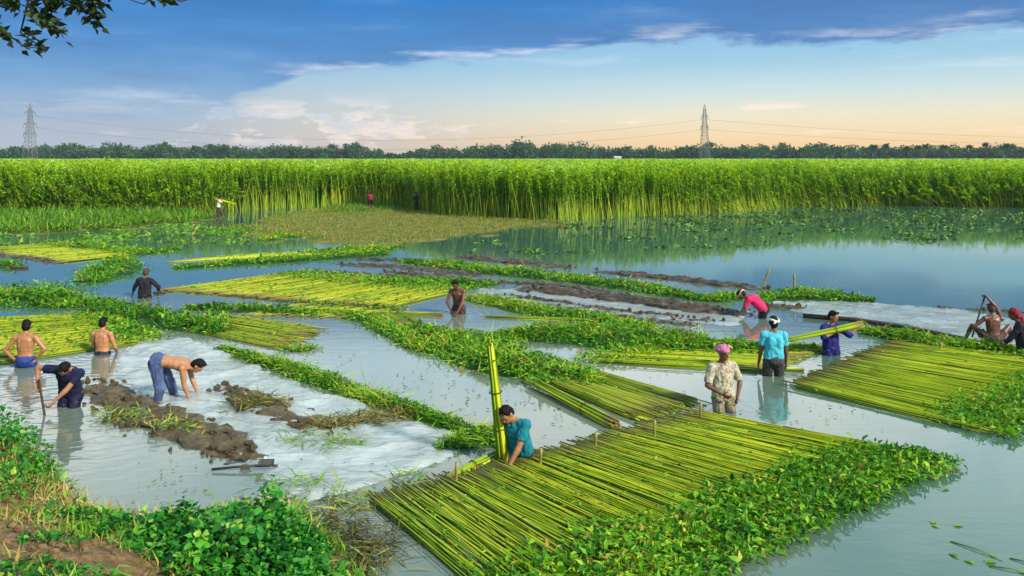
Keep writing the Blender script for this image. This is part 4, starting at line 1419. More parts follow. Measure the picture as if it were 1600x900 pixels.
# ---- mud flat, grass flat and floating weed before the field
def flat_patch(name, label, outline, mat_, seed, z=0.03, kind='structure', step=0.5):
    Pg = np.array([tuple(G(px, py)[:2]) for px, py in outline])
    x0, y0 = Pg.min(0); x1, y1 = Pg.max(0)
    xs = np.arange(x0, x1 + step, step); ys = np.arange(y0, y1 + step, step)
    X, Y = np.meshgrid(xs, ys)
    P = np.stack([X.ravel(), Y.ravel()], 1)
    ins = np.zeros(len(P), bool)
    dmin = np.full(len(P), 1e9)
    for a, b in zip(Pg, np.roll(Pg, -1, 0)):
        c = ((a[1] > P[:, 1]) != (b[1] > P[:, 1])) & (P[:, 0] < (b[0] - a[0]) * (P[:, 1] - a[1]) / (b[1] - a[1] + 1e-12) + a[0])
        ins ^= c
        ab = b - a
        t = np.clip(((P - a) @ ab) / (ab @ ab), 0, 1)
        dmin = np.minimum(dmin, np.linalg.norm(P - (a + t[:, None] * ab), axis=1))
    Z = np.where(ins, 1, -1) * dmin * (0.03 if name == 'mud_flat' else 0.06) + np.array([fbm(x, y, 0.5, 4, seed) for x, y in P]) * 0.09
    Z = np.clip(Z, -0.3, 0.06 + z)
    V = np.stack([P[:, 0], P[:, 1], Z], 1)
    i = np.arange(len(P)).reshape(len(ys), len(xs))
    Fc = np.stack([i[:-1, :-1], i[:-1, 1:], i[1:, 1:], i[1:, :-1]], -1).reshape(-1, 4)
    o = tag(link(name, np_mesh(name, V, Fc, smooth=True, mats=[mat_])), label, None, None, kind)
    inside = P[ins & (Z > 0.0)]
    return o, inside


def scatter_on(name, label, cat_, pts, n, L, mat_, w=0.12, h=0.05, up=0.9, mean=0.5):
    idx = rng.integers(0, len(pts), n)
    p = pts[idx] + rng.uniform(-0.3, 0.3, (n, 2))
    c = p.mean(0)
    P = np.stack([p[:, 0] - c[0], p[:, 1] - c[1], rng.uniform(0, h, n)], -1)
    a = rng.uniform(0, 6.28, n); el = np.clip(rng.normal(up, 0.4, n), 0.05, 1.5)
    D = np.stack([np.cos(a) * np.cos(el), np.sin(a) * np.cos(el), np.sin(el)], -1)
    Ls = L * rng.uniform(0.5, 1.3, n)
    V, Fc, A = leaves(P, D, rng.normal(0, 0.5, (n, 3)) + [0, 0, 1], Ls, Ls * w, np.clip(rng.normal(mean, 0.25, n), 0, 1), 0.2, 0.15, False)
    return tag(link(name, np_mesh(name, V, Fc, A, mats=[mat_]), None, (c[0], c[1], 0)), label, cat_, kind='stuff')


_, ins = flat_patch('mud_flat', None, [(395, 345), (470, 330), (560, 322), (700, 335), (870, 345), (880, 352), (760, 362), (640, 380), (560, 386), (470, 372), (380, 362)], FLATM, 3.0)
scatter_on('short_grass', 'thin green grass on the mud flat before the field', 'grass', ins, 9000, 0.22, GRASS, 0.10, 0.02, 0.9, 0.62)
scatter_on('stubble', 'brown cut stubble on the mud flat before the field', 'stubble', ins, 8000, 0.20, STRAW, 0.10, 0.02, 0.9, 0.6)
_, ins = flat_patch('grass_flat', None, [(-420, 345), (0, 330), (150, 330), (300, 334), (330, 344), (260, 352), (150, 362), (0, 368), (-300, 370)], FLATM, 5.0)
scatter_on('tall_grass', 'rank green grass on the flat beside the leaning jute', 'grass', ins, 15000, 0.6, GRASS, 0.09, 0.1, 0.8, 0.32)
_, ins = flat_patch('mud_flat', None, [(520, 322), (560, 318), (640, 322), (640, 330), (560, 334), (500, 334)], FLATM, 8.0, 0.05)
scatter_on('short_grass', 'green weeds at the feet of the two far reapers', 'grass', ins, 1500, 0.35, GRASS, 0.10, 0.04, 0.9, 0.3)


def weed_patch(name, label, outline, n, thr, seed, L=0.28, mat_=WEED, mean=0.45):
    Pg = np.array([tuple(G(px, py)[:2]) for px, py in outline])
    x0, y0 = Pg.min(0); x1, y1 = Pg.max(0)
    pts = []
    while len(pts) < n:
        x, y = random.uniform(x0, x1), random.uniform(y0, y1)
        ins = False
        for (ax, ay), (bx, by) in zip(Pg, np.roll(Pg, -1, 0)):
            if (ay > y) != (by > y) and x < (bx - ax) * (y - ay) / (by - ay + 1e-12) + ax:
                ins = not ins
        if ins and fbm(x * 0.5, y * 1.1, 0.45, 4, seed) > thr:
            pts.append((x, y))
    scatter_on(name, label, 'water weed', np.array(pts), n, L, mat_, 0.45, 0.02, 0.22, mean)


weed_patch('water_weed', 'floating water weed under the leaning jute on the sunset side', [(880, 350), (1000, 340), (1150, 335), (1240, 326), (1600, 326), (2000, 334), (2000, 350), (1600, 352), (1250, 358), (1000, 366), (870, 356)], 3000, 0.10, 4.0)
weed_patch('water_weed', 'thin drifts of water weed on the dark reflection of the jute', [(640, 385), (900, 368), (1250, 356), (1900, 350), (1900, 372), (1300, 378), (1000, 392), (760, 402)], 800, 0.30, 9.0)
weed_patch('water_weed', 'patchy floating weed in the shallows before the grass flat', [(-200, 372), (0, 366), (250, 352), (340, 348), (420, 362), (400, 380), (200, 378), (0, 385)], 1600, 0.12, 12.0, 0.26, GRASS, 0.4)


# ---- the growth on the near bank
def build_bank_plants():
    def on_bank(n, cond):
        out = []
        while len(out) < n:
            P = np.stack([rng.uniform(-12, 1.2, 4000), rng.uniform(2.5, 14.5, 4000)], 1)
            d = bank_d(P)
            for p, dd in zip(P[(d > -0.12) & (d < 5.5)], d[(d > -0.12) & (d < 5.5)]):
                if cond(p[0], p[1], dd):
                    out.append((p[0], p[1], bank_h(p[0], p[1], dd), dd))
                    if len(out) >= n:
                        break
        return np.array(out)

    def bare(x, y, d):          # the trodden strip of soil, slantwise down the bank
        # distance to a line through two places on the bank
        a, b = np.array([-6.6, 8.6]), np.array([-1.7, 5.6])
        ab = b - a
        t = np.clip(((np.array([x, y]) - a) @ ab) / (ab @ ab), -0.6, 1.2)
        q = a + t * ab
        return np.linalg.norm(np.array([x, y]) - q) + 0.30 * fbm(x, y, 1.3, 3, 8.0)
    # grass
    n = 26000
    B = on_bank(n, lambda x, y, d: bare(x, y, d) > random.uniform(0.2, 0.75) and random.random() < 0.75 + 0.6 * fbm(x, y, 0.8, 2, 2.2))
    a = rng.uniform(0, 6.28, n); el = np.clip(rng.normal(0.95, 0.35, n), 0.1, 1.5)
    D = np.stack([np.cos(a) * np.cos(el), np.sin(a) * np.cos(el), np.sin(el)], -1)
    L = rng.uniform(0.07, 0.22, n)
    dry = np.array([fbm(x, y, 0.9, 3, 6.6) for x, y in B[:, :2]])
    V, Fc, A = leaves(B[:, :3] + [0, 0, -0.01], D, rng.normal(0, 0.5, (n, 3)) + [0, 0, 1], L, L * 0.10, np.clip(rng.normal(0.62, 0.2, n) + dry * 0.7, 0, 1), 0.2, 0.3)
    tag(link('bank_grass', np_mesh('bank_grass', V, Fc, A, mats=[GRASS])), 'short yellow-green grass growing on the near bank', 'grass', kind='stuff')
    # dead straw and crumbs of soil on the trodden strip
    n = 2600
    B = on_bank(n, lambda x, y, d: bare(x, y, d) < 0.75)
    a = rng.uniform(0, 6.28, n); el = rng.normal(0.12, 0.15, n)
    D = np.stack([np.cos(a) * np.cos(el), np.sin(a) * np.cos(el), np.sin(el)], -1)
    L = rng.uniform(0.06, 0.24, n)
    V, Fc, A = leaves(B[:, :3] + [0, 0, 0.012], D, rng.normal(0, 0.3, (n, 3)) + [0, 0, 1], L, np.full(n, 0.008), np.clip(rng.normal(0.4, 0.3, n), 0, 1), 0.2, 0.1)
    tag(link('dead_straw', np_mesh('dead_straw', V, Fc, A, mats=[STRAW])), 'dead brown straw strewn on the trodden soil of the bank', 'straw', kind='stuff')
    B = on_bank(420, lambda x, y, d: bare(x, y, d) < 0.6)
    ch = []
    for p in B:
        r = random.uniform(0.012, 0.045)
        v, f = tube([(p[0] - r, p[1], p[2] - r * 0.3), (p[0] - r * 0.4, p[1] + r * 0.2, p[2] + r * 0.4), (p[0] + r * 0.5, p[1], p[2] + r * 0.3), (p[0] + r, p[1] - r * 0.2, p[2] - r * 0.3)], [r * 0.4, r * 0.9, r * 0.8, r * 0.3], 5)
        ch.append((v + rng.normal(0, r * 0.15, v.shape), f, np.zeros(len(f))))
    V, Fc, A = cat(ch)
    tag(link('soil_crumbs', np_mesh('soil_crumbs', V, Fc, mats=[SOIL])), 'crumbled lumps of brown soil on the trodden strip of bank', 'soil', kind='stuff')
    # small broad-leaved weeds in patches
    n = 5500
    B = on_bank(n, lambda x, y, d: bare(x, y, d) > random.uniform(0.4, 0.9) and fbm(x, y, 0.75, 3, 15.0) > 0.10)
    P = B[:, :3] + np.stack([np.zeros(n), np.zeros(n), rng.uniform(0.01, 0.16, n)], -1)
    V, Fc, A = leaf_scatter(P, rng.uniform(0.05, 0.11, n), width=0.6, mean=0.5, sd=0.28)
    tag(link('bank_weeds', np_mesh('bank_weeds', V, Fc, A, mats=[VINE])), 'broad-leaved green weeds creeping over the near bank', 'weeds', kind='stuff')

    # the vine bush by the water and a smaller one along the edge
    leafm = [leaf_mesh(VINE, 0.06 + 0.092 * k, 0.60 + 0.03 * k, 0.10 + 0.05 * k, 0.12, 1.0) for k in range(11)]

    def bush(label, mounds, n_obj, n_stuff, size):
        P = []
        tot = n_obj + n_stuff
        wts = np.array([m[3] * m[4] for m in mounds]); wts = wts / wts.sum()
        c = Vector((mounds[0][0], mounds[0][1], 0))
        c.z = bank_h(c.x, c.y)
        t = empty('vine_bush', c, label, 'bush', 'vine bushes on the near bank')
        for i in range(tot):
            mx, my, mz, rx, ry, hz = mounds[rng.choice(len(mounds), p=wts)]
            a = random.uniform(0, 6.28); r = math.sqrt(random.random())
            x, y = mx + math.cos(a) * r * rx, my + math.sin(a) * r * ry
            zz = bank_h(x, y) if bank_d([(x, y)])[0] > -0.6 else -0.05
            top = hz * math.sqrt(max(0, 1 - r * r)) * (0.8 + 0.8 * fbm(x, y, 1.9, 3, 33.0))
            P.append((x, y, max(zz, 0.0) + max(0.03, top) * (0.55 + 0.5 * random.random()), math.cos(a) * r, math.sin(a) * r))
        P.sort(key=lambda p: -(p[2] * 2.0 - p[1] * 0.4) + random.gauss(0, 0.3))
        for p in P[:n_obj]:
            s = size * random.uniform(0.7, 1.3)
            # leaves face outward and up, toward the light
            nrm = Vector((p[3] * 0.6 + random.gauss(0, 0.3), p[4] * 0.6 - 0.35 + random.gauss(0, 0.3), 0.9)).normalized()
            q = nrm.to_track_quat('Z', 'Y') @ Matrix.Rotation(random.uniform(0, 6.28), 3, 'Z').to_quaternion()
            link('leaf', random.choice(leafm), t, Vector(p[:3]) - c, q.to_euler(), (s, s, s))
        Q = np.array([p[:3] for p in P[n_obj:]]) - np.array(c)
        m = len(Q)
        V, Fc, A = leaf_scatter(Q, size * rng.uniform(0.6, 1.2, m), width=0.8, mean=0.42, sd=0.25, flat=0.4)
        tag(link('foliage', np_mesh('foliage', V, Fc, A, mats=[VINE]), t), kind='stuff')
        for k in range(14):
            mx, my, mz, rx, ry, hz = random.choice(mounds)
            a = random.uniform(0, 6.28)
            p0 = Vector((mx + math.cos(a) * rx * 0.3, my + math.sin(a) * ry * 0.3, max(0, bank_h(mx, my)))) - c
            p1 = Vector((mx + math.cos(a) * rx * 0.8, my + math.sin(a) * ry * 0.8, max(0, bank_h(mx, my)) + hz * 0.7)) - c
            V, Fc = tube([p0, p0.lerp(p1, 0.5) + Vector((0, 0, 0.1)), p1], [0.008, 0.007, 0.004], 5)
            link('stem', np_mesh('stem', V, Fc, mats=[FSTEM]), t)
    g = lambda px, py, z: (lambda v: (v.x, v.y))(G(px, py, z))
    m1 = [(*g(415, 815, 0.5), 0, 0.55, 0.55, 0.50), (*g(360, 850, 0.6), 0, 0.55, 0.5, 0.36), (*g(455, 850, 0.35), 0, 0.35, 0.5, 0.40), (*g(300, 840, 0.5), 0, 0.45, 0.4, 0.26), (*g(430, 895, 0.5), 0, 0.6, 0.4, 0.25)]
    bush('deep green broad-leaved vine bush mounded at the water beside the plastic sheet', m1, 300, 4200, 0.075)
    m2 = [(*g(225, 815, 0.35), 0, 0.5, 0.25, 0.22), (*g(270, 850, 0.5), 0, 0.5, 0.35, 0.2), (*g(150, 790, 0.3), 0, 0.35, 0.25, 0.12)]
    bush('low vine creeping along the bank edge next to the mounded bush', m2, 90, 1300, 0.065)
    m3 = [(*g(15, 680, 0.35), 0, 0.5, 0.5, 0.42), (*g(-40, 660, 0.35), 0, 0.8, 0.8, 0.5), (*g(45, 715, 0.25), 0, 0.35, 0.35, 0.25)]
    bush('green leafy bush at the picture edge where the bank meets the pond', m3, 100, 1100, 0.07)
    m4 = [(*g(130, 890, 0.9), 0, 0.45, 0.45, 0.14), (*g(40, 880, 1.0), 0, 0.4, 0.4, 0.14), (*g(90, 800, 0.7), 0, 0.3, 0.25, 0.1)]
    bush('small yellowish vine patch on the trodden soil of the bank', m4, 90, 700, 0.058)
    m5 = [(*g(480, 900, 0.3), 0, 0.5, 0.3, 0.22), (*g(540, 925, 0.2), 0, 0.4, 0.3, 0.2)]
    bush('vine leaves trailing toward the straw at the bottom of the bank', m5, 80, 700, 0.068)


build_bank_plants()


# ---- single floating things at the near corner
def leaf_sprig(label, px, py, leaves_, stems):
    c = G(px, py, 0.006)
    t = empty('leaf_sprig', c, label, 'floating leaves')
    for dx, dy, s, rz in leaves_:
        o = link('leaf', random.choice(LEAF_ONE[4:]), t, (dx, dy, 0.004 + random.random() * 0.006), (0, 0, rz), (s, s, s * 0.4))
    for (x0, y0, x1, y1) in stems:
        V, Fc = tube([(x0, y0, 0.0), ((x0 + x1) / 2 + 0.02, (y0 + y1) / 2, 0.012), (x1, y1, 0.0)], [0.007, 0.006, 0.004], 5)
        link('stem', np_mesh('stem', V, Fc, mats=[FSTEM]), t)


leaf_sprig('three pale leaves floating together on open water at the near corner', 1490, 822, [(0, 0, 0.13, 0.2), (-0.2, 0.05, 0.12, 1.0), (-0.17, -0.04, 0.12, 2.2)], [])
leaf_sprig('broken stems with pale leaves floating in the near corner of the pond', 1540, 880, [(0, 0, 0.16, 0.4), (-0.12, -0.02, 0.13, 2.0), (0.22, -0.15, 0.18, -0.5), (0.14, 0.12, 0.1, 1.0), (-0.2, 0.1, 0.12, 2.0)],
           [(-0.1, 0.45, 0.2, 0.05), (0.0, -0.05, 0.32, -0.2), (0.3, 0.1, 0.5, -0.1)])
leaf_sprig('dark leaf adrift off the leafy end of the near mat', 1470, 765, [(0, 0, 0.12, 0.1), (0.07, 0.02, 0.09, 1.0)], [])

# ---- pegs along the cut edge of the near mat, and the other sticks
def stick(name, label, cat_, p, q, r, mt=BAMBOO, knots=True, group=None):
    p, q = Vector(p), Vector(q)
    path, rad = [], []
    for i in range(9):
        t = i / 8
        path.append((q - p) * t)
        rad.append(r * (1.18 if knots and i % 2 else 1.0) * (1 - 0.15 * t))
    V, Fc = tube(path, rad, 8)
    return tag(link(name, np_mesh(name, V, Fc, smooth=True, mats=[mt]), None, p), label, cat_, group)


peg_words = ['beside the fresh floating bundle', 'at the elbow of the man in teal', 'second from the man in teal', 'third from the man in teal', 'next to the man in the patterned shirt']
for (px, py, top), wd in zip([(711, 762, 722), (843, 734, 700), (929, 706, 675), (1021, 692, 656), (1093, 660, 628)], peg_words):
    b = G(px, py)
    hgt = (py - top) * b.y / F
    stick('peg', 'green peg in the near mat ' + wd, 'peg', b - Vector((0, 0, 0.3)), b + Vector((0.02, 0.0, hgt)), 0.020, BAMBOO, True, 'pegs holding the near mat')
b = G(1191, 452); stick('stick', 'thin stick leaning at the end of the mud row above the man in magenta', 'stick', b - Vector((0.05, 0, 0.1)), b + Vector((0.22, 0, 0.62)), 0.03, BAMBOO)
b = G(1241, 462); stick('post', 'short thin post standing in a leafy strip', 'post', b - Vector((0, 0, 0.2)), b + Vector((0, 0, 0.62)), 0.035, BAMBOO)
b = G(1470, 552); stick('peg', 'stout short peg in the leafy strip before the man raising his arms', 'peg', b - Vector((0, 0, 0.2)), b + Vector((0, 0, 0.22)), 0.03, BAMBOO)
b = G(128, 433, 0.03); stick('log', 'short dark log end floating by the yellow-green leafy heap', 'log', b, b + Vector((0.35, 0.05, 0)), 0.07, WOOD, False)
b = G(18, 419, 0.03); stick('log', 'dark log end floating at the picture edge below the far mat', 'log', b, b + Vector((0.55, 0.05, 0)), 0.06, WOOD, False)
b = G(240, 458, 0.02); stick('log', 'small dark driftwood beside the man in the dark shirt', 'log', b, b + Vector((0.32, 0.05, 0)), 0.05, WOOD, False)


# ---- the spade dropped on the sheet
def spade():
    c = G(404, 731, 0.03)
    t = empty('spade', c, 'dirty spade with a dark square blade lying on the white sheet', 'spade')
    V, Fc = tube([(0.02, 0, 0.03), (-0.3, -0.01, 0.02), (-0.58, -0.02, 0.0)], [0.017, 0.016, 0.016], 8)
    link('handle', np_mesh('handle', V, Fc, smooth=True, mats=[WOOD]), t)
    n = 6
    V = []
    for k, dz in ((0, 0.0), (1, 0.012)):
        for i in range(n):
            for j in range(n):
                u, v = i / (n - 1), j / (n - 1)
                w = 0.105 * (1 - 0.12 * u)
                V.append((-0.02 + 0.2 * u, (v - 0.5) * 2 * w, 0.015 + 0.05 * (2 * v - 1) ** 2 + dz))
    g0 = np.arange(n * n).reshape(n, n); g1 = g0 + n * n
    q = lambda g: np.stack([g[:-1, :-1], g[1:, :-1], g[1:, 1:], g[:-1, 1:]], -1).reshape(-1, 4)
    rim = []
    loop = list(g0[0, :]) + list(g0[1:, -1]) + list(g0[-1, -2::-1]) + list(g0[-2:0:-1, 0])
    for a, b_ in zip(loop, loop[1:] + loop[:1]):
        rim.append((a, b_, b_ + n * n, a + n * n))
    Fc = np.concatenate([q(g0)[:, ::-1], q(g1), np.array(rim)])
    link('blade', np_mesh('blade', V, Fc, mats=[IRON]), t)
    V, Fc = tube([(0.16, 0, 0.03), (0.24, 0.0, 0.02)], [0.016, 0.02], 8)
    link('socket', np_mesh('socket', V, Fc, mats=[IRON]), t)
    t.rotation_euler = (0, 0, R(3))


spade()


# ================================================================== PEOPLE
def cloth_mat(name, col, col2=None, vscale=6.0, rough=0.85, pattern=None):
    m, nt, b = new_mat(name)
    tc = nt.nodes.new('ShaderNodeTexCoord')
    n = noise_tex(nt, tc.outputs['Object'], vscale, 4, 0.6)
    c = mixc(nt, n.step(0.35, 0.7), col, col2 or tuple(v * 0.72 for v in col))
    if pattern:
        v = noise_tex(nt, tc.outputs['Object'], 22.0, 3, 0.6)
        c = mixc(nt, v.step(0.50, 0.56) * 0.8, c, pattern)
    # soaked where it has been in the pond, splashed with mud above that
    geo = nt.nodes.new('ShaderNodeNewGeometry')
    sz = nt.nodes.new('ShaderNodeSeparateXYZ')
    nt.links.new(geo.outputs['Position'], sz.inputs[0])
    sp = noise_tex(nt, tc.outputs['Object'], 9.0, 5, 0.65)
    soak = (S(nt, sz.outputs[2]) + (sp - 0.5) * 0.35).step(0.20, 0.10)
    splash = sp.step(0.60, 0.70) * (S(nt, sz.outputs[2]) + (n - 0.5) * 0.5).step(0.55, 0.15)
    c = mixc(nt, soak * 0.5, c, tuple(v * 0.35 for v in col))
    c = mixc(nt, splash * 0.55, c, (0.09, 0.065, 0.035))
    nt.links.new(c.s, b.inputs['Base Color'])
    nt.links.new((soak * -0.4 + rough).s, b.inputs['Roughness'])
    b.inputs['Specular IOR Level'].default_value = 0.25
    mp = nt.nodes.new('ShaderNodeMapping')
    mp.inputs['Scale'].default_value = (9, 9, 4)
    nt.links.new(tc.outputs['Object'], mp.inputs[0])
    f = noise_tex(nt, mp.outputs[0], 1.5, 4, 0.55, 1.2)
    bp = nt.nodes.new('ShaderNodeBump')
    bp.inputs['Strength'].default_value = 0.7
    bp.inputs['Distance'].default_value = 0.03
    nt.links.new(f.s, bp.inputs['Height'])
    nt.links.new(bp.outputs[0], b.inputs['Normal'])
    return m


def skin_mat(name, col):
    m, nt, b = new_mat(name)
    tc = nt.nodes.new('ShaderNodeTexCoord')
    n = noise_tex(nt, tc.outputs['Object'], 7.0, 4, 0.6)
    nt.links.new(mixc(nt, n.step(0.35, 0.7), col, tuple(v * 0.78 for v in col)).s, b.inputs['Base Color'])
    b.inputs['Roughness'].default_value = 0.42
    b.inputs['Specular IOR Level'].default_value = 0.45
    return m


SKIN_A = skin_mat('tan_skin', (0.30, 0.135, 0.062))
SKIN_B = skin_mat('warm_skin', (0.36, 0.165, 0.08))
SKIN_D = skin_mat('dark_skin', (0.13, 0.058, 0.032))
SKIN_M = skin_mat('muddy_skin', (0.11, 0.045, 0.025))
HAIR = plain_mat('black_hair', (0.004, 0.0035, 0.0035), 0.6, 0.15, 0.6, 60)
GREYHAIR = plain_mat('cropped_hair', (0.05, 0.035, 0.03), 0.7, 0.2, 0.4, 60)
EYEM = plain_mat('dark_eye', (0.01, 0.008, 0.007), 0.2, 0.5)
LIPM = plain_mat('lip', (0.14, 0.05, 0.04), 0.5, 0.3)


def capsule(p, r0, q, r1, seg=12, flat=False):
    p, q = Vector(p), Vector(q)
    d = q - p
    if d.length < 1e-5:
        d = Vector((0, 0, 1e-3))
    u = d.normalized()
    path, rad = [], []
    if not flat:
        for k in (80, 55, 28):
            path.append(p - u * r0 * math.sin(R(k))); rad.append(max(1e-3, r0 * math.cos(R(k))))
    path += [p, p.lerp(q, 0.5), q]; rad += [r0, (r0 + r1) / 2, r1]
    if not flat:
        for k in (28, 55, 80):
            path.append(q + u * r1 * math.sin(R(k))); rad.append(max(1e-3, r1 * math.cos(R(k))))
    return tube(path, rad, seg)


def ellipsoid(c, r, rot=None, nu=14, nv=9):
    V = []
    for i in range(nv + 1):
        th = math.pi * (0.02 + 0.96 * i / nv)
        for j in range(nu):
            ph = 2 * math.pi * j / nu
            v = Vector((r[0] * math.sin(th) * math.cos(ph), r[1] * math.sin(th) * math.sin(ph), -r[2] * math.cos(th)))
            if rot is not None:
                v = rot @ v
            V.append(tuple(v + Vector(c)))
    Fc = []
    for i in range(nv):
        for j in range(nu):
            a, b = i * nu + j, i * nu + (j + 1) % nu
            Fc += [(a, b, b + nu), (a, b + nu, a + nu)]
    for j in range(1, nu - 1):
        Fc += [(0, j + 1, j), (nv * nu, nv * nu + j, nv * nu + j + 1)]
    return np.array(V), np.array(Fc)


PENDING = []


def lump(name, prims, mat_, parent, voxel=0.009, smooth=4):
    """many overlapping shapes grown into one continuous skin"""
    V, Fc, A = cat([(v, f, np.zeros(len(f))) for v, f in prims])
    o = link(name, np_mesh(name, V, Fc, mats=[mat_]), parent)
    m = o.modifiers.new('skin', 'REMESH')
    m.mode = 'VOXEL'; m.voxel_size = voxel; m.use_smooth_shade = True
    s = o.modifiers.new('ease', 'SMOOTH')
    s.iterations = smooth; s.factor = 0.5
    PENDING.append((o, mat_))
    return o


def settle():
    dg = bpy.context.evaluated_depsgraph_get()
    for o, m in PENDING:
        me = bpy.data.meshes.new_from_object(o.evaluated_get(dg))
        o.modifiers.clear()
        me.name = o.name
        me.materials.clear(); me.materials.append(m)
        me.polygons.foreach_set('use_smooth', np.ones(len(me.polygons), dtype=bool))
        nm = o.name.split('.')[0]
        if nm in ('shirt', 'shorts', 'trousers', 'hair', 'turban', 'headscarf'):
            co = np.empty(len(me.vertices) * 3, np.float32); no = np.empty(len(me.vertices) * 3, np.float32)
            me.vertices.foreach_get('co', co); me.vertex_normals.foreach_get('vector', no)
            co = co.reshape(-1, 3); no = no.reshape(-1, 3)
            hairy = nm == 'hair'
            sd_ = random.uniform(0, 90)
            f = np.array([mnoise.fractal(Vector((p[0] * (40 if hairy else 11), p[1] * (40 if hairy else 11), p[2] * (40 if hairy else 7) + sd_)), 1.0, 2.0, 2) for p in co.tolist()])
            f = (np.abs(f) if not hairy else f)
            me.vertices.foreach_set('co', (co + no * (f * (0.007 if hairy else 0.020) - (0 if hairy else 0.003))[:, None]).ravel())
        o.data = me


def ik(s, target, l1, l2, hint):
    s, target, hint = Vector(s), Vector(target), Vector(hint)
    d = target - s
    L = min(d.length, (l1 + l2) * 0.995)
    u = d.normalized()
    target = s + u * L
    a = (l1 * l1 - l2 * l2 + L * L) / (2 * L)
    h = math.sqrt(max(0, l1 * l1 - a * a))
    w = hint - u * hint.dot(u)
    w = w.normalized() if w.length > 1e-4 else Vector((0, 0, -1))
    return s + u * a + w * h, target


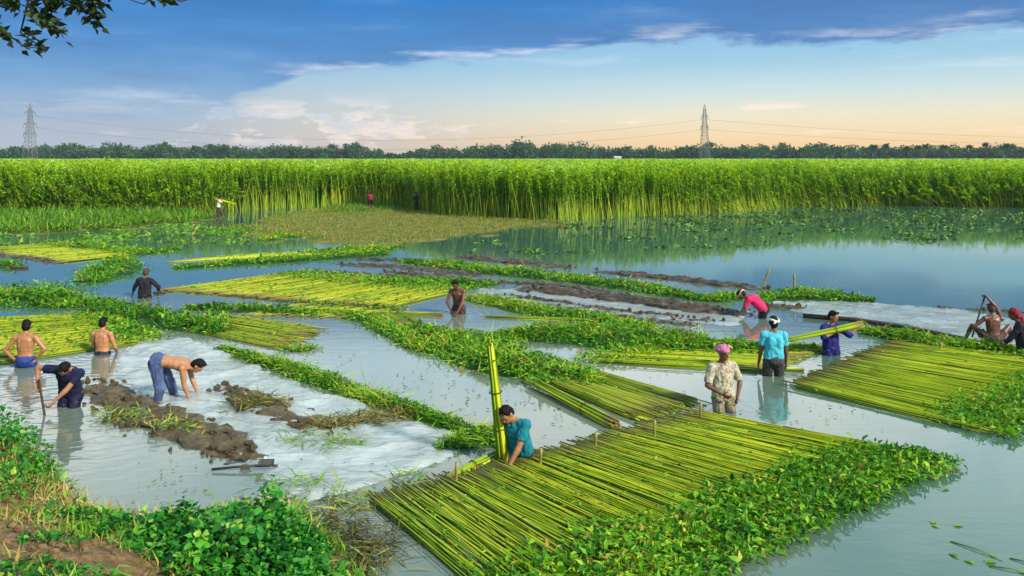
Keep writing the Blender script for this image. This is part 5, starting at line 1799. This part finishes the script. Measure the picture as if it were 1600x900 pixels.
def person(label, px, py, depth, rz, bend=0, side=0, twist=0, head=(0, 0, 0), armR=None, armL=None, skin=SKIN_A, shirt=None, sleeve=0.6, bottoms=None, bot_len=0.55, hair=HAIR,
           headgear=None, headmat=None, H=1.0, legs=None, voxel=0.009, base_z=None, collar=False, long_shirt=0.0, dx=0.0, hips=0.93, pf=0.5):
    w = G(px, py)
    z0 = -depth if base_z is None else base_z
    t = empty('person', (w.x + dx, w.y, z0), label, 'person', 'people working in the pond', R(rz))
    t.scale = (H, H, H)
    Rx = lambda a: Matrix.Rotation(-R(a), 3, 'X')
    Ry = lambda a: Matrix.Rotation(R(a), 3, 'Y')
    Rz = lambda a: Matrix.Rotation(R(a), 3, 'Z')
    pel = Vector((0, -0.10 * math.sin(R(bend)), hips))
    Rp = Rx(bend * pf) @ Ry(side * 0.4)
    Rb = Rz(twist * 0.5) @ Rx(bend * (1 + pf) * 0.52) @ Ry(side * 0.7)
    Rc = Rz(twist) @ Rx(bend) @ Ry(side)
    bel = pel + Rp @ Vector((0, 0.005, 0.13))
    ch = bel + Rb @ Vector((0, -0.005, 0.18))
    C = lambda x, y, z: ch + Rc @ Vector((x, y, z))
    neck = C(0, -0.01, 0.19)
    Rh = Rz(head[1]) @ Rc @ Rx(head[0]) @ Ry(head[2])
    hd0 = C(0, 0.005, 0.225)
    Hh = lambda x, y, z: hd0 + Rh @ Vector((x, y, z))
    torso = [ellipsoid(pel, (0.158, 0.108, 0.115), Rp), ellipsoid(pel + Rp @ Vector((0, -0.035, -0.03)), (0.13, 0.095, 0.10), Rp), ellipsoid(bel, (0.143, 0.098, 0.15), Rb), ellipsoid(pel.lerp(bel, 0.5), (0.150, 0.103, 0.14), Rp), ellipsoid(bel.lerp(ch, 0.5), (0.152, 0.102, 0.15), Rb), ellipsoid(ch, (0.163, 0.105, 0.165), Rc),
             ellipsoid(C(0, -0.015, 0.07), (0.165, 0.088, 0.10), Rc), capsule(C(-0.14, -0.01, 0.125), 0.054, C(0.14, -0.01, 0.125), 0.054),
             capsule(C(-0.05, 0.052, 0.06), 0.048, C(-0.09, 0.045, 0.05), 0.045), capsule(C(0.05, 0.052, 0.06), 0.048, C(0.09, 0.045, 0.05), 0.045),
             capsule(C(-0.075, -0.058, 0.06), 0.044, C(-0.085, -0.05, -0.05), 0.042), capsule(C(0.075, -0.058, 0.06), 0.044, C(0.085, -0.05, -0.05), 0.042)]
    necks = [capsule(C(0, -0.012, 0.14), 0.056, Hh(0, 0.0, 0.03), 0.050), capsule(C(-0.03, -0.02, 0.19), 0.036, C(-0.13, -0.01, 0.145), 0.042), capsule(C(0.03, -0.02, 0.19), 0.036, C(0.13, -0.01, 0.145), 0.042)]
    hc = (0, 0.025, 0.125)
    heads = [ellipsoid(Hh(*hc), (0.074, 0.092, 0.100), Rh), ellipsoid(Hh(0, 0.045, 0.065), (0.056, 0.062, 0.068), Rh), capsule(Hh(0, 0.108, 0.115), 0.010, Hh(0, 0.124, 0.088), 0.014, 8),
             capsule(Hh(-0.035, 0.095, 0.135), 0.014, Hh(0.035, 0.095, 0.135), 0.014, 8), ellipsoid(Hh(0, 0.09, 0.035), (0.025, 0.02, 0.02), Rh, 8, 6),
             ellipsoid(Hh(-0.077, 0.015, 0.105), (0.011, 0.020, 0.032), Rh, 8, 6), ellipsoid(Hh(0.077, 0.015, 0.105), (0.011, 0.020, 0.032), Rh, 8, 6),
             capsule(Hh(-0.02, 0.10, 0.062), 0.010, Hh(0.02, 0.10, 0.062), 0.010, 8)]
    body = torso + necks + heads
    sleeves = []
    for sgn, arm in ((1, armR), (-1, armL)):
        sh = C(sgn * 0.175, -0.01, 0.115)
        arm = arm or {}
        tgt = Vector(arm.get('to', (sgn * 0.24, 0.10, 0.78)))
        el, wr = ik(sh, tgt, 0.285, 0.255, arm.get('hint', (sgn * 0.4, -1, -0.2)))
        body += [ellipsoid(sh, (0.062, 0.062, 0.062)), capsule(sh, 0.054, el, 0.040), capsule(sh.lerp(el, 0.35), 0.050, sh.lerp(el, 0.62), 0.047), capsule(el, 0.040, wr, 0.026), capsule(el.lerp(wr, 0.12), 0.043, el.lerp(wr, 0.4), 0.037)]
        e = sh.lerp(el, sleeve)
        if sleeve > 1.0:
            sleeves += [capsule(sh, 0.070, el, 0.056), capsule(el, 0.056, el.lerp(wr, sleeve - 1), 0.044, flat=True)]
        else:
            sleeves += [ellipsoid(sh, (0.075, 0.075, 0.075)), capsule(sh, 0.071, e, 0.066, flat=True)]
        # the hand
        f = (wr - el).normalized()
        pn = Vector(arm.get('palm', (-sgn, 0, 0)))
        pn = (pn - f * pn.dot(f))
        pn = pn.normalized() if pn.length > 1e-3 else Vector((0, 1, 0)).cross(f).normalized()
        sd_ = f.cross(pn).normalized()
        if sd_.y < 0:
            sd_ = -sd_                                     # the thumb side looks forward
        M = Matrix((sd_, f, pn)).transposed()
        body.append(ellipsoid(wr + f * 0.048, (0.040, 0.052, 0.019), M, 10, 7))
        curl = arm.get('curl', 0.5)
        for k, ln in enumerate((0.068, 0.078, 0.072, 0.056)):
            o = 0.034 - 0.0225 * k
            k0 = wr + f * 0.088 + sd_ * o
            dd = (f * math.cos(curl) + pn * math.sin(curl) + sd_ * o * 1.8).normalized()
            d2 = (f * math.cos(curl * 2.3) + pn * math.sin(curl * 2.3) + sd_ * o * 1.2).normalized()
            k1 = k0 + dd * ln * 0.55
            body += [capsule(k0, 0.0108, k1, 0.0105, 7), capsule(k1, 0.0105, k1 + d2 * ln * 0.5, 0.0098, 7)]
        t0 = wr + f * 0.030 + sd_ * 0.036
        t1 = t0 + (f * 0.6 + sd_ * 0.7 + pn * 0.35).normalized() * 0.04
        body += [capsule(t0, 0.013, t1, 0.011, 7), capsule(t1, 0.011, t1 + (f * 0.8 + pn * 0.5 + sd_ * 0.1).normalized() * 0.032, 0.009, 7)]
    pants = [ellipsoid(pel, (0.176, 0.128, 0.125), Rp), ellipsoid(pel + Rp @ Vector((0, -0.035, -0.03)), (0.148, 0.115, 0.115), Rp)]
    legs = legs or {}
    for sgn, key in ((1, 'R'), (-1, 'L')):
        hip = pel + Rp @ Vector((sgn * 0.088, 0, -0.04))
        lg = legs.get(key, {})
        ank, hint = Vector(lg.get('to', (sgn * 0.11, -0.02, 0.075))), lg.get('hint', (sgn * 0.15, 1, 0))
        kn, ank = ik(hip, ank, 0.43, 0.41, hint)
        body += [capsule(hip, 0.088, kn, 0.056), capsule(kn, 0.054, ank, 0.036), capsule(kn.lerp(ank, 0.12), 0.054, kn.lerp(ank, 0.42), 0.056)]
        if not lg.get('nofoot'):
            body += [capsule(ank + Vector((0, -0.03, -0.03)), 0.038, ank + Vector((sgn * 0.03, 0.15, -0.045)), 0.030)]
        if bottoms is not None:
            if bot_len <= 1:
                pants.append(capsule(hip, 0.108, hip.lerp(kn, bot_len), 0.095 - 0.02 * bot_len, flat=True))
            else:
                pants += [capsule(hip, 0.108, kn, 0.076), capsule(kn, 0.076, kn.lerp(ank, bot_len - 1), 0.064, flat=True)]
    lump('body', body, skin, t, voxel * 0.85, 6)
    if bottoms is not None:
        lump('shorts' if bot_len <= 1 else 'trousers', pants, bottoms, t, voxel, 3)
    if shirt is not None:
        hem = bel + Rp @ Vector((0, -0.01, -0.13 - long_shirt))
        sh_ = [ellipsoid(bel, (0.170, 0.126, 0.17), Rb), ellipsoid(bel.lerp(ch, 0.5), (0.174, 0.124, 0.17), Rb), ellipsoid(pel.lerp(bel, 0.5), (0.170, 0.124, 0.12), Rp), ellipsoid(ch, (0.182, 0.124, 0.175), Rc), ellipsoid(C(0, -0.015, 0.07), (0.182, 0.106, 0.105), Rc),
               capsule(C(-0.14, -0.01, 0.125), 0.066, C(0.14, -0.01, 0.125), 0.066), capsule(C(-0.07, -0.075, 0.05), 0.064, C(-0.075, -0.06, -0.08), 0.062), capsule(C(0.07, -0.075, 0.05), 0.064, C(0.075, -0.06, -0.08), 0.062),
               capsule(C(-0.05, -0.02, 0.18), 0.034, C(-0.13, -0.01, 0.145), 0.052), capsule(C(0.05, -0.02, 0.18), 0.034, C(0.13, -0.01, 0.145), 0.052)] + sleeves
        for sx in (-0.07, -0.02, 0.02, 0.07):
            sh_.append(capsule(ch.lerp(bel, 0.6) + Rb @ Vector((sx * 0.8, 0, 0)), 0.112, hem + Rp @ Vector((sx * 0.9, 0, 0)), 0.120, flat=True))
        if collar:
            for s in (-1, 1):
                sh_.append(capsule(C(s * 0.055, -0.03, 0.185), 0.018, C(s * 0.03, 0.06, 0.15), 0.018, 8))
        lump('shirt', sh_, shirt, t, voxel, 7)
    # hair and what is worn on the head
    if hair is not None:
        hp = [ellipsoid(Hh(0, 0.010, 0.146), (0.082, 0.096, 0.094), Rh), ellipsoid(Hh(0, -0.030, 0.10), (0.077, 0.066, 0.085), Rh)]
        hp += [ellipsoid(Hh(random.uniform(-0.05, 0.05), 0.06 + random.uniform(-0.02, 0.03), 0.205), (0.03, 0.03, 0.022), Rh, 8, 6) for _ in range(5)]
        lump('hair', hp, hair, t, voxel, 2)
    if headgear == 'turban':
        tp = [ellipsoid(Hh(0, 0.005, 0.165), (0.092, 0.108, 0.078), Rh)]
        for k in range(3):
            tilt = Matrix.Rotation(R(-14 + 14 * k), 3, 'Y')
            ring = [Hh(*(tilt @ Vector((0.088 * math.cos(a), 0.104 * math.sin(a), 0.0)) + Vector((0, 0.005, 0.148 + 0.022 * k)))) for a in [i * math.pi / 8 for i in range(17)]]
            tp.append(tube(ring, [0.020] * 17, 8, True))
        lump('turban', tp, headmat, t, voxel, 2)
    elif headgear == 'band':
        ring = [Hh(0.089 * math.cos(a), 0.012 + 0.106 * math.sin(a), 0.160 + 0.02 * math.sin(a * 2)) for a in [i * math.pi / 8 for i in range(17)]]
        tp = [tube(ring, [0.021] * 17, 8, True), capsule(Hh(0.02, -0.10, 0.155), 0.022, Hh(-0.02, -0.11, 0.12), 0.018, 8)]
        lump('headband', tp, headmat, t, voxel, 2)
    elif headgear == 'scarf':
        tp = [ellipsoid(Hh(0, 0.0, 0.152), (0.092, 0.106, 0.096), Rh), ellipsoid(Hh(0, -0.045, 0.08), (0.078, 0.06, 0.085), Rh), capsule(Hh(0, -0.08, 0.09), 0.03, C(0, -0.10, 0.10), 0.04)]
        lump('headscarf', tp, headmat, t, voxel, 2)
    for s in (-1, 1):
        V, Fc = ellipsoid(Hh(s * 0.031, 0.102, 0.118), (0.014, 0.008, 0.007), Rh, 8, 6)
        link('eye', np_mesh('eye', V, Fc, smooth=True, mats=[EYEM]), t)
    V, Fc = ellipsoid(Hh(0, 0.108, 0.062), (0.024, 0.008, 0.006), Rh, 8, 6)
    link('mouth', np_mesh('mouth', V, Fc, smooth=True, mats=[LIPM]), t)
    return t


NAVY = cloth_mat('navy_cloth', (0.007, 0.010, 0.045))
NAVYB = cloth_mat('blue_lungi_cloth', (0.018, 0.05, 0.24))
DENIM = cloth_mat('wet_denim', (0.085, 0.13, 0.27), (0.02, 0.03, 0.085), 3.0)
TEAL = cloth_mat('teal_cloth', (0.005, 0.15, 0.21))
CYAN = cloth_mat('light_blue_cloth', (0.06, 0.40, 0.50), (0.045, 0.31, 0.41))
BLACK = cloth_mat('black_cloth', (0.012, 0.012, 0.020))
BEIGE = cloth_mat('patterned_shirt_cloth', (0.42, 0.38, 0.29), None, 6, 0.85, (0.16, 0.14, 0.09))
PATT = cloth_mat('patterned_lungi_cloth', (0.30, 0.27, 0.16), None, 6, 0.85, (0.06, 0.06, 0.035))
PINK = cloth_mat('pink_cloth', (0.42, 0.14, 0.26))
GREYC = cloth_mat('wet_grey_cloth', (0.055, 0.05, 0.05), (0.025, 0.025, 0.03))
PURPLE = cloth_mat('deep_purple_blue_cloth', (0.012, 0.012, 0.14))
MAGENTA = cloth_mat('magenta_cloth', (0.62, 0.022, 0.115))
PEACH = cloth_mat('peach_check_cloth', (0.60, 0.36, 0.24), (0.28, 0.12, 0.07), 14)
WHITEC = cloth_mat('white_cloth', (0.62, 0.62, 0.58))
REDC = cloth_mat('red_cloth', (0.20, 0.014, 0.022))
BROWNC = cloth_mat('brown_cloth', (0.06, 0.035, 0.025))

person('bare-backed man with arms akimbo in blue lungi beside the near jute mat', 40, 573, 0.80, 8, armR=dict(to=(0.20, 0.0, 0.94), hint=(1, -0.25, 0.1)), armL=dict(to=(-0.20, 0.02, 0.93), hint=(-1, -0.3, 0.1)),
       skin=SKIN_A, bottoms=NAVYB, head=(5, 12, 4))
person('man in navy T-shirt stooping to dig with a tool in open water', 106, 636, 0.68, 172, bend=42, side=-16, twist=10, head=(24, -8, 0),
       armR=dict(to=(0.30, 0.30, 1.12), hint=(0.7, -0.3, 1.4), palm=(-1, 0, 0), curl=0.9), armL=dict(to=(0.08, 0.44, 0.72), hint=(-1, 0.1, -0.3), curl=0.9), skin=SKIN_A, shirt=NAVY, bottoms=NAVY, sleeve=0.62)
person('bare-backed boy in dark shorts standing waist-deep with his back turned', 160, 553, 0.92, -4, armR=dict(to=(0.20, 0.22, 0.92), hint=(0.7, -1, -0.3)), armL=dict(to=(-0.17, 0.24, 0.92), hint=(-0.6, -1, -0.3)),
       skin=SKIN_B, bottoms=NAVY, H=0.98, head=(6, 0, 0))
person('shirtless man in jeans bending far over, hands in the water by the sheet', 258, 623, 0.28, -84, bend=112, hips=0.90, pf=0.8, head=(-58, 0, 0), armR=dict(to=(0.12, 0.44, 0.20), hint=(0.3, -1, 0.2)), armL=dict(to=(-0.14, 0.52, 0.20), hint=(-0.3, -1, 0.2)),
       skin=SKIN_B, bottoms=DENIM, bot_len=1.85, legs=dict(R=dict(to=(0.15, -0.10, 0.075)), L=dict(to=(-0.15, 0.16, 0.075))))
person('man in a dark shirt wading away from the wide yellow mat', 226, 465, 0.86, 4, side=3, armR=dict(to=(0.33, 0.16, 0.98), hint=(1, -0.8, 0)), armL=dict(to=(-0.42, 0.20, 0.92), hint=(-0.6, -1, 0)), skin=SKIN_D, shirt=BLACK, sleeve=1.5,
       bottoms=BLACK, hair=GREYHAIR, head=(5, 0, 0), voxel=0.011)
person('mud-covered shirtless man facing out over a thin drifting bundle', 716, 490, 0.76, 166, bend=20, head=(10, -12, 0), armR=dict(to=(0.12, 0.30, 0.92), hint=(1, -0.5, -0.3)), armL=dict(to=(-0.10, 0.32, 0.88), hint=(-1, -0.5, -0.3)),
       skin=SKIN_M, bottoms=BROWNC, voxel=0.011)
person('man in teal shirt leaning on the cut edge of the near mat', 812, 722, 0.82, 158, bend=24, side=8, twist=-6, head=(16, -4, 0), armR=dict(to=(0.29, 0.02, 1.33), hint=(1.0, -0.6, -0.5), curl=1.0, palm=(0.2, 1, 0)),
       armL=dict(to=(0.02, 0.34, 0.86), hint=(-1, -0.2, -0.2), curl=0.4, palm=(0, 0, -1)), skin=SKIN_A, shirt=TEAL, bottoms=BLACK, collar=True, sleeve=0.72, voxel=0.008)
person('man in patterned shirt and pink turban standing with a hand on his hip', 1130, 642, 0.66, 190, head=(0, 20, 0), side=2, armR=dict(to=(0.10, 0.17, 0.98), hint=(1, -0.7, 0.0)), armL=dict(to=(-0.21, 0.06, 0.88), hint=(-1, -0.5, 0.2)),
       skin=SKIN_D, shirt=BEIGE, bottoms=PATT, hair=None, headgear='turban', headmat=PINK, collar=True, sleeve=0.85, long_shirt=0.03, voxel=0.008)
person('man in light blue T-shirt and white headband seen from behind', 1209, 588, 0.60, -3, armR=dict(to=(0.25, 0.10, 0.80), hint=(0.5, -1, 0)), armL=dict(to=(-0.25, 0.10, 0.80), hint=(-0.5, -1, 0)), skin=SKIN_D, shirt=CYAN, bottoms=GREYC, bot_len=0.8,
       headgear='band', headmat=WHITEC, sleeve=0.66, voxel=0.008)
person('man in dark purple shirt carrying a long jute bundle at his shoulder', 1298, 554, 0.80, 200, side=-2, head=(8, 18, 0), armR=dict(to=(0.10, 0.22, 1.30), hint=(1, 0.2, -0.6), curl=0.9), armL=dict(to=(-0.55, 0.16, 1.36), hint=(-0.3, 0.2, -1), curl=0.9),
       skin=SKIN_A, shirt=PURPLE, bottoms=PURPLE, sleeve=1.25, voxel=0.010)
person('man in magenta shirt bent double working at the end of the long mud row', 1186, 496, 0.70, 74, bend=70, long_shirt=0.06, head=(-22, 0, 0), armR=dict(to=(0.13, 0.52, 0.70), hint=(0.3, -1, 0.2)), armL=dict(to=(-0.13, 0.56, 0.70), hint=(-0.3, -1, 0.2)), skin=SKIN_D,
       shirt=MAGENTA, bottoms=BLACK, hair=HAIR, headgear='band', headmat=PEACH, sleeve=0.8, voxel=0.010, H=0.98)
person('shirtless man sitting on the pole edge, arms raised over his head to a stick', 1552, 536, 0, -6, hips=0.14, head=(12, 0, 0), bend=6,
       armR=dict(to=(-0.10, 0.05, 1.02), hint=(1, 0, 0.8), curl=1.0), armL=dict(to=(-0.22, 0.18, 0.28), hint=(-1, -0.4, -0.2), curl=0.8), skin=SKIN_M, bottoms=BROWNC, hair=GREYHAIR,
       legs=dict(R=dict(to=(0.52, 0.28, 0.02), hint=(0.6, 0.2, 1)), L=dict(to=(-0.42, 0.40, 0.02), hint=(-0.6, 0.2, 1))), base_z=-0.02, voxel=0.010, H=0.96)
person('man in dark clothes and red headscarf at the very picture edge', 1597, 552, 0.78, 60, bend=14, side=4, head=(8, 0, 0), armR=dict(to=(0.22, 0.30, 0.90), hint=(0.8, -1, 0)), armL=dict(to=(-0.20, 0.36, 0.92), hint=(-0.8, -1, 0)), skin=SKIN_D, shirt=BLACK,
       bottoms=BLACK, hair=None, headgear='scarf', headmat=REDC, sleeve=1.6, voxel=0.010)
person('far man in white shirt carrying a pale bundle on his shoulder', 342, 341, 0.22, -70, bend=10, head=(0, 0, 0), armR=dict(to=(0.15, 0.28, 1.40), hint=(0.5, 0.2, -1)), armL=dict(to=(-0.18, 0.26, 1.34), hint=(-0.5, 0.2, -1)), skin=SKIN_D, shirt=WHITEC,
       bottoms=BROWNC, bot_len=1.4, legs=dict(R=dict(to=(0.10, -0.22, 0.075)), L=dict(to=(-0.10, 0.26, 0.075))), voxel=0.016)
person('far man in red shirt stooping at the foot of the jute', 579, 333, 0.0, 20, bend=48, head=(0, 0, 0), skin=SKIN_D, shirt=REDC, bottoms=BLACK, bot_len=0.7, voxel=0.016, H=0.92, base_z=0.08, armR=dict(to=(0.2, 0.5, 0.5)), armL=dict(to=(-0.2, 0.5, 0.5)))
person('far man in navy standing against the jute stems', 651, 334, 0.0, 30, bend=4, skin=SKIN_D, shirt=NAVY, bottoms=BLACK, bot_len=1.7, voxel=0.016, H=0.86, base_z=0.06, sleeve=1.5, headgear='scarf', headmat=NAVY, hair=None,
       armR=dict(to=(0.2, 0.3, 0.9)), armL=dict(to=(-0.2, 0.3, 0.9)))
settle()

# ---- what they hold
jw = G(1298, 554)
bundle('long green jute bundle carried at the shoulder of the man in dark purple', jw + Vector((0.50, -0.26, 0.66)), jw + Vector((-1.15, -0.22, 0.30)), 0.06, 12, (0.3,), 0, thick=1.3)
nw = G(342, 341)
bundle('pale jute bundle on the shoulder of the far man in white', nw + Vector((-0.25, -0.12, 1.26)), nw + Vector((1.15, -0.12, 0.92)), 0.08, 10, (), 10, thick=1.6)


def tool(label, p, q, blade=0.0):
    p, q = Vector(p), Vector(q)
    t = empty('digging_tool', p, label, 'digging tool')
    V, Fc = tube([(0, 0, 0), (q - p) * 0.5, q - p], [0.019, 0.018, 0.018], 8)
    link('shaft', np_mesh('shaft', V, Fc, smooth=True, mats=[WOOD]), t)
    if blade:
        d = (q - p).normalized()
        a = d.cross(Vector((0, 1, 0))).normalized()
        s = [q - p + a * blade * k * w + d * l for l, w in ((0.0, 0.5), (0.06, 1), (0.2, 0.9)) for k in (-1, 1)]
        V = [tuple(v) for v in s] + [tuple(v + Vector((0, 0.012, 0))) for v in s]
        link('blade', np_mesh('blade', V, [(0, 1, 3, 2), (2, 3, 5, 4), (6, 8, 9, 7), (8, 10, 11, 9), (0, 2, 8, 6), (2, 4, 10, 8), (1, 7, 9, 3), (3, 9, 11, 5), (4, 5, 11, 10), (0, 6, 7, 1)], mats=[IRON]), t)


bw = G(106, 636)
tool('dark-shafted digging tool in the hands of the stooping man in navy', bw + Vector((-0.30, -0.28, 0.52)), bw + Vector((-0.06, -0.46, -0.25)), 0.08)
aw = G(40, 573)
tool('dark pole held behind his hip by the man with arms akimbo', aw + Vector((-0.95, 0.05, 0.18)), aw + Vector((-0.12, 0.02, 0.19)))
lw = G(1552, 536)
tool('dark stick held high by the sitting shirtless man', lw + Vector((-0.10, 0.12, 1.02)), lw + Vector((-0.50, 0.05, -0.12)))
